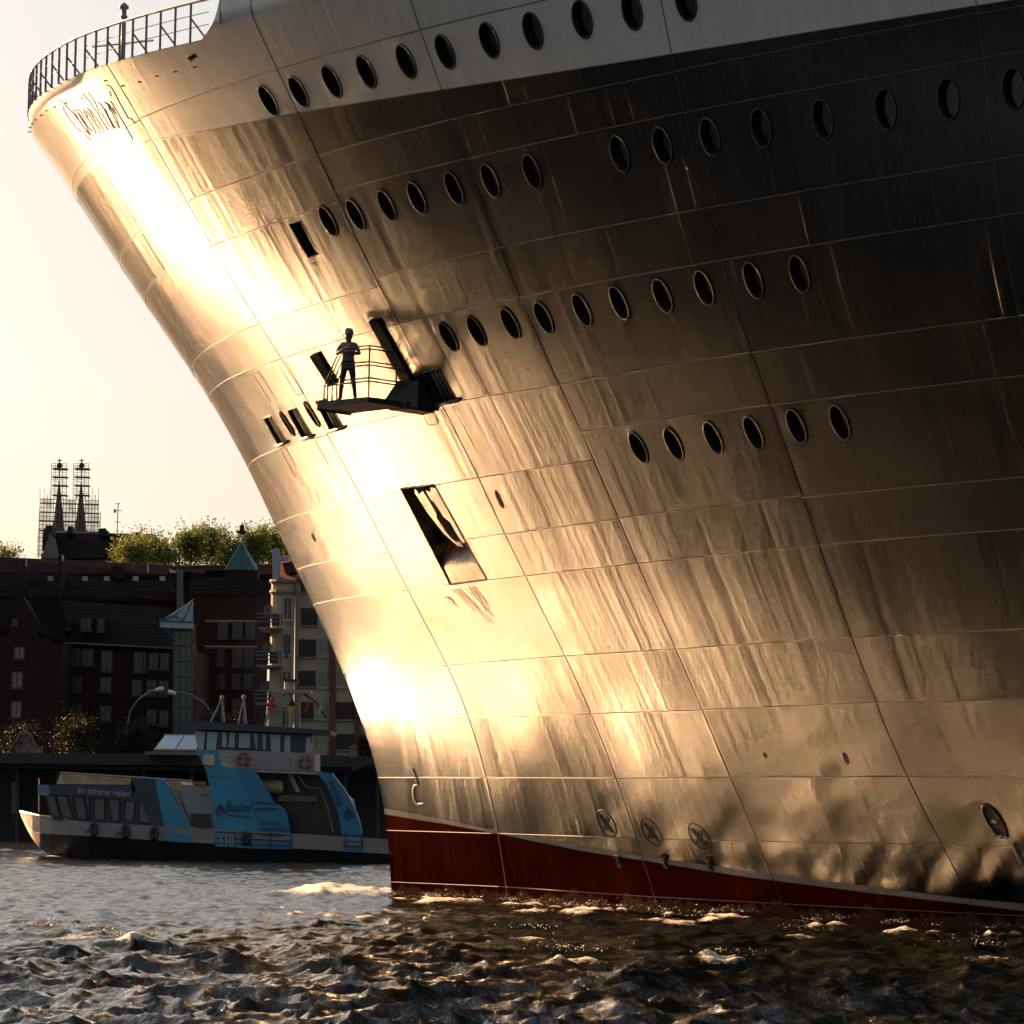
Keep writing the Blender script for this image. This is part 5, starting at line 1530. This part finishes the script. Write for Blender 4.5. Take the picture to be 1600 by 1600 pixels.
# --- scaffolded church
t = Thing('twin_spire_church', 108, 870, 700, 'church with two pointed grey spires wrapped in scaffolding on the skyline', 'church')
for cx, base, w, tip in ((92.5, 832, 12.0, 745), (127, 835, 12.0, 747)):
    a = at_depth(cx, tip, 700); cb = at_depth(cx-1.5, base+34, 700); rr = (w*1.2)/5300*700
    t.put('spire', MB().add([a]+[cb+Vector((rr*math.cos(k*math.pi/4+0.39), rr*math.sin(k*math.pi/4+0.39), 0)) for k in range(8)], [(0, 1+(k+1) % 8, 1+k) for k in range(8)]), M_SLATE)
    t.tube('finial', [(cx,tip+2),(cx+0.7,717)], 0.14, M_STAGED)
    t.put('ball', MB().lathe([(0.1, -0.6), (0.55, -0.3), (0.6, 0.1), (0.4, 0.5), (0.05, 0.65)], at_depth(cx+0.4, 727.5, 700), 10), M_STAGED, None, True)
    t.tube('cross', [(cx-3.2,719.8),(cx+4,719.3)], 0.10, M_STAGED)
    for yb in (731.5, 744.5, 758, 773):
        t.slab('scaffold_deck', [(cx-11,yb-0.6),(cx+12,yb),(cx+12,yb+1.2),(cx-11,yb+0.7)], -1.5, 1.5, M_BOARD)
    mb = MB()
    for x in (cx-12, cx-6, cx+5.5, cx+12):
        for dd in (-1.6, 1.6): mb.tube([at_depth(x, 724, 700+dd), at_depth(x-1, 780, 700+dd)], 0.055, 4)
    for y in np.arange(724, 780, 3.6):
        mb.tube([at_depth(cx-12, y, 698.4), at_depth(cx+12, y+0.4, 698.4)], 0.04, 4)
        if int(y) % 2: mb.tube([at_depth(cx-12, y, 698.3), at_depth(cx+12, y+8, 698.3)], 0.03, 4)
    t.put('upper_scaffold', mb, M_SCAF)
mb = MB()
for x in np.linspace(62, 157, 20):
    top = 779 if 64 < x < 155 else 800
    mb.tube([at_depth(x+(2 if top == 779 else 0), top-(6 if int(x) % 3 == 0 else 0), 697), at_depth(x-1.5, 872, 697)], 0.07, 4)
for y in np.arange(780, 872, 6.6):
    x0 = 62.5-(y-780)*0.06; x1 = 154+(y-780)*0.04
    mb.tube([at_depth(x0, y, 696.8), at_depth(x1, y+2.2, 696.8)], 0.06, 4)
t.put('lower_scaffold', mb, M_SCAF)
for y in (785, 799, 813, 828):
    t.slab('scaffold_deck', [(62.5-(y-780)*0.05,y),(154,y+2.4),(154,y+3.8),(62.5-(y-780)*0.05,y+1.2)], -3, -1.5, M_BOARD)
for q in ([(62,779),(70,778),(69,868),(57,872)], [(70,778.5),(82,779),(81,868),(69,869)], [(98,780),(118,781),(118,868),(98,868)], [(133,782),(154,783),(157,836),(133,836)]):
    t.slab('netting', q, -2.9, -2.86, M_NET)
t.slab('nave', [(76,845),(150,847),(150,880),(76,880)], 0, 20, M_SLATE)
for x in (62.5, 70, 78, 139, 145, 154): t.tube('scaffold_pole', [(x,781),(x,763)], 0.05, M_SCAF, -3)

# --- trees
def make_tree(name, px, py_base, Y, label, h, w, leaves, mat, up=0.3, group=None, leaf=0.22, seed=0, lowb=0.18):
    rg = np.random.default_rng(seed)
    base = at_depth(px, py_base, Y)
    o = empty(name, base); tag(o, label, 'tree', group)
    tr = MB().tube([(0, 0, -1.5), (0.05, 0, h*0.3), (0.0, 0.1, h*0.6), (0.1, 0, h*0.9)], [0.035*h, 0.028*h, 0.018*h, 0.006*h], 7)
    tips = []
    nb = 40
    for k in range(nb):
        z0 = h*(lowb+(0.80-lowb)*rg.random()); an = rg.random()*2*math.pi
        ln = w*(0.55+0.5*rg.random())*(1.05-0.45*(z0/h)); rise = h*(0.12+up*rg.random())
        e = Vector((math.cos(an)*ln, math.sin(an)*ln*0.8, min(z0+rise, h*1.06)))
        m_ = Vector((e.x*0.45, e.y*0.45, z0+rise*0.35))
        tr.tube([(0, 0, z0), m_, e], [0.012*h, 0.007*h, 0.002*h], 5)
        tips += [(m_, 0.8), (e, 1.0), (m_.lerp(e, 0.6), 0.9)]
    link('trunk', tr.mesh('trunk', M_BARK), o)
    V_ = []; F_ = []
    for k in range(leaves):
        c, s = tips[int(rg.integers(len(tips)))]
        sp = w*0.20*s
        p = np.array(c)+rg.normal(size=3)*np.array([sp, sp, sp*(1.1+up)])
        d1 = rg.normal(size=3); d1 /= np.linalg.norm(d1); d2 = np.cross(d1, rg.normal(size=3)); d2 /= np.linalg.norm(d2)+1e-9
        L_ = leaf*(0.6+0.8*rg.random()); b_ = len(V_)
        V_ += [p-d1*L_*0.5, p+d2*L_*0.28, p+d1*L_*0.6, p-d2*L_*0.28]; F_.append((b_, b_+1, b_+2, b_+3))
    link('crown', mesh_from('crown', V_, F_, mat), o)
    return o
SKY = [(205,872,'rounded low tree at the left end of the wooded skyline',4.0,2.6),(236,874,'wide bushy tree, second from the left on the wooded skyline',4.6,3.0),(262,876,'short tree filling the gap left of the tall ones on the skyline',3.8,2.6),
       (298,878,'tall upright tree, first of the tall ones on the skyline',5.3,2.4),(322,878,'tallest upright tree on the wooded skyline',6.0,2.4),(346,878,'tall leafy tree left of the green turret',5.6,2.4),(395,878,'tall leafy tree just right of the weather vane',5.8,2.5),(420,878,'leafy tree in front of which the pale parapet stands',5.6,2.4),(446,878,'leafy tree cut off by the ship\'s bow',5.4,2.6),(372,880,'leafy tree straight behind the weather vane',5.0,2.4)]
for k, (x, y, lab, h_, w_) in enumerate(SKY):
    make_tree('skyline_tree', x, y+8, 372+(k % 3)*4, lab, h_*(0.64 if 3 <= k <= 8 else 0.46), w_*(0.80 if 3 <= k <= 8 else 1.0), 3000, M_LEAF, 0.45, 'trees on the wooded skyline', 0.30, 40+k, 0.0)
for k, (x, y, lab, h_, w_) in enumerate(((30,1186,'dim bushy quay tree behind the curved gable top',2.9,2.2),(118,1188,'broad round quay tree with yellowish leaves, largest of the row',3.6,2.6),(208,1188,'round quay tree left of the pale blue rooflight',3.0,2.0),(345,1180,'quay tree mostly hidden behind the ferry wheelhouse',3.4,2.0),(575,1190,'small green quay tree close beside the ship\'s stem',2.0,1.3))):
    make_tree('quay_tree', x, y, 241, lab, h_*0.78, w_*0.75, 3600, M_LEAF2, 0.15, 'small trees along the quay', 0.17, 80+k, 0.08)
make_tree('skyline_tree', 12, 885, 330, 'sprig of dark tree poking over the roofs at the left edge', 1.8, 1.8, 900, M_LEAF, 0.2, 'trees on the wooded skyline', 0.24, 99)
# ------------------------------------------------------------------ water
def ocean_tile(n, size, wind=(0.5, -0.85), lam_p=5.0, rms=0.095, chop=0.85, seed=3):
    rg = np.random.default_rng(seed)
    k1 = np.fft.fftfreq(n, size/n)*2*math.pi
    KX, KY = np.meshgrid(k1, k1, indexing='ij')
    K = np.hypot(KX, KY); K[0, 0] = 1
    kp = 2*math.pi/lam_p
    wv = np.array(wind)/np.hypot(*wind)
    cosw = (KX*wv[0]+KY*wv[1])/K
    P = K**-3.45*np.exp(-0.75*(kp/K)**2)*(0.25+0.75*np.abs(cosw)**1.5)*np.exp(-(K*0.03)**2)
    P[0, 0] = 0
    Hk = np.sqrt(P)*(rg.normal(size=K.shape)+1j*rg.normal(size=K.shape))
    h = np.fft.ifft2(Hk).real
    s = rms/h.std(); Hk *= s; h = h*s
    dx = np.fft.ifft2(1j*KX/K*Hk).real; dy = np.fft.ifft2(1j*KY/K*Hk).real
    return h, dx*chop, dy*chop

def water_material():
    m, nt, b = new_mat('river_water')
    L = nt.links
    b.inputs['Base Color'].default_value = (0.010, 0.009, 0.006, 1)
    # capillary ripples too fine to model dull the calm reach; the churned foreground is resolved
    L.new(ramp(nt, N(nt, 'ShaderNodeAttribute', attribute_name='rip').outputs['Fac'], 0.0, 0.7, 0.155, 0.035), b.inputs['Roughness'])
    b.inputs['IOR'].default_value = 1.33
    geo = N(nt, 'ShaderNodeNewGeometry')
    mp = N(nt, 'ShaderNodeMapping'); mp.inputs[3].default_value = (1.0, 0.6, 1.0); mp.inputs[2].default_value = (0, 0, 0.5)
    L.new(geo.outputs['Position'], mp.inputs[0])
    n1 = N(nt, 'ShaderNodeTexNoise'); n1.inputs['Scale'].default_value = 3.2; n1.inputs['Detail'].default_value = 6; n1.inputs['Roughness'].default_value = 0.6
    L.new(mp.outputs[0], n1.inputs['Vector'])
    bp = N(nt, 'ShaderNodeBump'); bp.inputs['Strength'].default_value = 1.0; bp.inputs['Distance'].default_value = 0.10
    L.new(math_node(nt, 'MULTIPLY', n1.outputs[0], ramp(nt, N(nt, 'ShaderNodeAttribute', attribute_name='rip').outputs['Fac'], 0, 1, 0.28, 1.0)), bp.inputs['Height']); L.new(bp.outputs[0], b.inputs['Normal'])
    # foam, thick where the bow tears the surface (a per-vertex amount), broken up by noise
    fa = N(nt, 'ShaderNodeAttribute', attribute_name='foam').outputs['Fac']
    n2 = N(nt, 'ShaderNodeTexNoise'); n2.inputs['Scale'].default_value = 8.0; n2.inputs['Detail'].default_value = 8; n2.inputs['Roughness'].default_value = 0.75
    L.new(geo.outputs['Position'], n2.inputs['Vector'])
    k = ramp(nt, math_node(nt, 'SUBTRACT', fa, n2.outputs[0]), -0.03, 0.22)
    fo = N(nt, 'ShaderNodeBsdfPrincipled'); fo.inputs['Base Color'].default_value = (0.80, 0.74, 0.62, 1); fo.inputs['Roughness'].default_value = 0.6
    bp2 = N(nt, 'ShaderNodeBump'); bp2.inputs['Distance'].default_value = 0.12; bp2.inputs['Strength'].default_value = 1.0
    L.new(n2.outputs[0], bp2.inputs['Height']); L.new(bp2.outputs[0], fo.inputs['Normal'])
    fo.inputs['Subsurface Weight'].default_value = 0.0
    mx = N(nt, 'ShaderNodeMixShader'); L.new(k, mx.inputs[0]); L.new(b.outputs[0], mx.inputs[1]); L.new(fo.outputs[0], mx.inputs[2])
    L.new(mx.outputs[0], nt.nodes['Material Output'].inputs[0])
    return m
M_WATER = water_material()
PATCH = [(84,1341,0.8),(825,1428,0.55),(905,1432,0.4),(895,1508,0.6),(1018,1440,0.6),(1060,1448,0.45),(1140,1440,0.4),(1540,1498,0.6),(105,1468,0.6),(195,1482,0.35),(1130,1512,0.35),(1340,1440,0.3),(720,1412,0.4),(680,1415,0.3),(560,1398,0.8),(500,1404,0.6),(590,1392,0.7),(1250,1470,0.4),(830,1470,0.4)]
for _k in range(34):           # broken wash along the waterline
    _a = random.uniform(-1.0, 30.0); _o = random.uniform(0.3, 2.6)
    _w = Vector(ship_xyz(np.array(_a), hull_b(np.array(_a), np.array(0.1))+_o, np.array(0.0)))
    _d = _w-CAM; _f = _d.dot(FWD)
    PATCH.append((800+FPX*_d.dot(RIGHT)/_f, 800-FPX*_d.dot(UP)/_f, random.uniform(0.10, 0.32)))
def build_water():
    n, size = 512, 84.0
    h, dx, dy = ocean_tile(n, size)
    h2, dx2, dy2 = ocean_tile(384, 37.0, (0.9, 0.3), 1.2, 0.022, 0.9, 8)
    h3, dx3, dy3 = ocean_tile(256, 13.0, (0.7, -0.5), 0.7, 0.019, 0.85, 15)
    def samp(T, x, y, sz):
        m_ = T.shape[0]
        u = (x/sz*m_) % m_; v = (y/sz*m_) % m_
        i = np.floor(u).astype(int); j = np.floor(v).astype(int); fu = u-i; fv = v-j
        i2 = (i+1) % m_; j2 = (j+1) % m_; i %= m_; j %= m_
        return T[i, j]*(1-fu)*(1-fv)+T[i2, j]*fu*(1-fv)+T[i, j2]*(1-fu)*fv+T[i2, j2]*fu*fv
    def sheet(x, y, name, fade=None):
        X, Y = np.meshgrid(x, y, indexing='ij')
        amp = 1.0 if fade is None else fade(X, Y)
        # livelier water in the ships' wash near the camera, calmer up-river
        rip = np.clip((98-Y)/44, 0.0, 1.0)*np.clip((X+40)/15, 0, 1)
        lA = 0.28+0.66*rip; lB = 1.0+0.7*rip
        dZ = samp(h, X, Y, size)*lA+samp(h2, X, Y, 37.0)*lB
        DX = samp(dx, X, Y, size)*lA+samp(dx2, X, Y, 37.0)*lB; DY = samp(dy, X, Y, size)*lA+samp(dy2, X, Y, 37.0)*lB
        r3 = np.clip((92-Y)/35, 0.0, 1.0)
        dZ = dZ+samp(h3, X, Y, 13.0)*r3; DX = DX+samp(dx3, X, Y, 13.0)*r3; DY = DY+samp(dy3, X, Y, 13.0)*r3
        # bow wave and wash along the shell
        a = (X-SX0)*SPSI-(Y-SY0)*CPSI; b = -(X-SX0)*CPSI-(Y-SY0)*SPSI
        hb = hull_b(np.maximum(a, -1.5), np.full(a.shape, 0.2))
        off = b-np.where(a > -1.6, hb, 0)
        wash = np.exp(-np.maximum(np.abs(off)-0.2, 0)/2.2)*np.clip((a+5)/3, 0, 1)*np.clip((60-a)/30, 0, 1)
        front = np.exp(-(((a+3.6)/2.3)**2+(b/2.4)**2))
        side_ = np.exp(-((off-1.5)/1.1)**2)*np.clip((a+2)/3, 0, 1)*np.exp(-np.maximum(a, 0)/22)
        pat = 0*X
        for px_, py_, rr_ in PATCH:
            d_ = ray(px_, py_); q_ = CAM+d_*(-EYE/d_.z)
            pat = np.maximum(pat, np.exp(-((X-q_.x)/(rr_*1.3))**2-((Y-q_.y)/(rr_*1.9))**2))
        Zz = dZ*(1+0.3*wash)+0.42*front+0.18*side_+0.10*pat
        foam = np.clip(0.28+0.72*front+0.42*side_+0.07*wash+0.55*pat+(dZ-0.10)*1.0*np.clip(front+side_+0.6*wash+pat, 0, 1)+(dZ-0.24)*0.5, 0, 0.9)
        P = np.stack([X+DX*amp, Y+DY*amp, Zz*amp], -1).reshape(-1, 3)
        nx, ny = X.shape
        idx = np.arange(nx*ny).reshape(nx, ny)
        F_ = np.stack([idx[:-1, :-1], idx[1:, :-1], idx[1:, 1:], idx[:-1, 1:]], -1).reshape(-1, 4)
        me = bpy.data.meshes.new(name)
        me.vertices.add(len(P)); me.vertices.foreach_set('co', P.ravel().astype(np.float32))
        me.loops.add(F_.size); me.loops.foreach_set('vertex_index', F_.ravel().astype(np.int32))
        me.polygons.add(len(F_)); me.polygons.foreach_set('loop_start', np.arange(0, F_.size, 4, dtype=np.int32))
        me.polygons.foreach_set('use_smooth', np.ones(len(F_), bool))
        at2 = me.attributes.new('rip', 'FLOAT', 'POINT'); at2.data.foreach_set('value', rip.ravel().astype(np.float32))
        at = me.attributes.new('foam', 'FLOAT', 'POINT'); at.data.foreach_set('value', foam.ravel().astype(np.float32))
        me.update(calc_edges=True); me.validate()
        me.materials.append(M_WATER)
        return me
    # one sheet: fine in the middle, coarser and calmer towards the horizon
    x = np.concatenate([-np.geomspace(2600, 62, 40), np.arange(-60, -18, 0.3), np.arange(-18, 18, 0.11), np.arange(18, 32, 0.3), np.geomspace(33, 1500, 30)])
    y = np.concatenate([-np.geomspace(400, 4, 10), [10, 25, 38], np.arange(42, 96, 0.11), np.arange(96, 150, 0.22), np.arange(150, 205, 0.4), np.geomspace(206, 3500, 40)])
    def fade(X, Y):
        fx = np.clip((X+75)/14, 0, 1)*np.clip((44-X)/10, 0, 1)
        return fx*np.clip((Y-36)/6, 0, 1)*np.clip((215-Y)/12, 0, 1)
    tag(link('water', sheet(x, y, 'water', fade)), kind='structure')
build_water()
def spray():
    """flung droplets over the bow wave and the breaking patches: too many and too small to count"""
    rg = np.random.default_rng(21)
    V_, F_ = [], []
    oct_ = np.array([(1,0,0),(-1,0,0),(0,1,0),(0,-1,0),(0,0,1),(0,0,-1)], float)
    of = [(0,2,4),(2,1,4),(1,3,4),(3,0,4),(2,0,5),(1,2,5),(3,1,5),(0,3,5)]
    for px_, py_, rr_ in PATCH:
        d_ = ray(px_, py_); q_ = CAM+d_*(-EYE/d_.z)
        for k in range(int(110*rr_)):
            p = np.array(q_)+np.array([rg.normal()*rr_*0.8, rg.normal()*rr_*1.2, 0.22+abs(rg.normal())*0.20*rr_+0.05])
            r = 0.004+0.011*rg.random()**2
            b_ = len(V_); V_ += list(p+oct_*r*(0.7+0.6*rg.random(3))); F_ += [tuple(b_+i for i in f) for f in of]
    o = link('spray', mesh_from('spray', V_, F_, simple('spray_water', (0.75, 0.70, 0.62), 0.2, 0.05, 5), True))
    tag(o, 'golden droplets of spray flung up around the bow and along the hull', 'spray', kind='stuff')
spray()
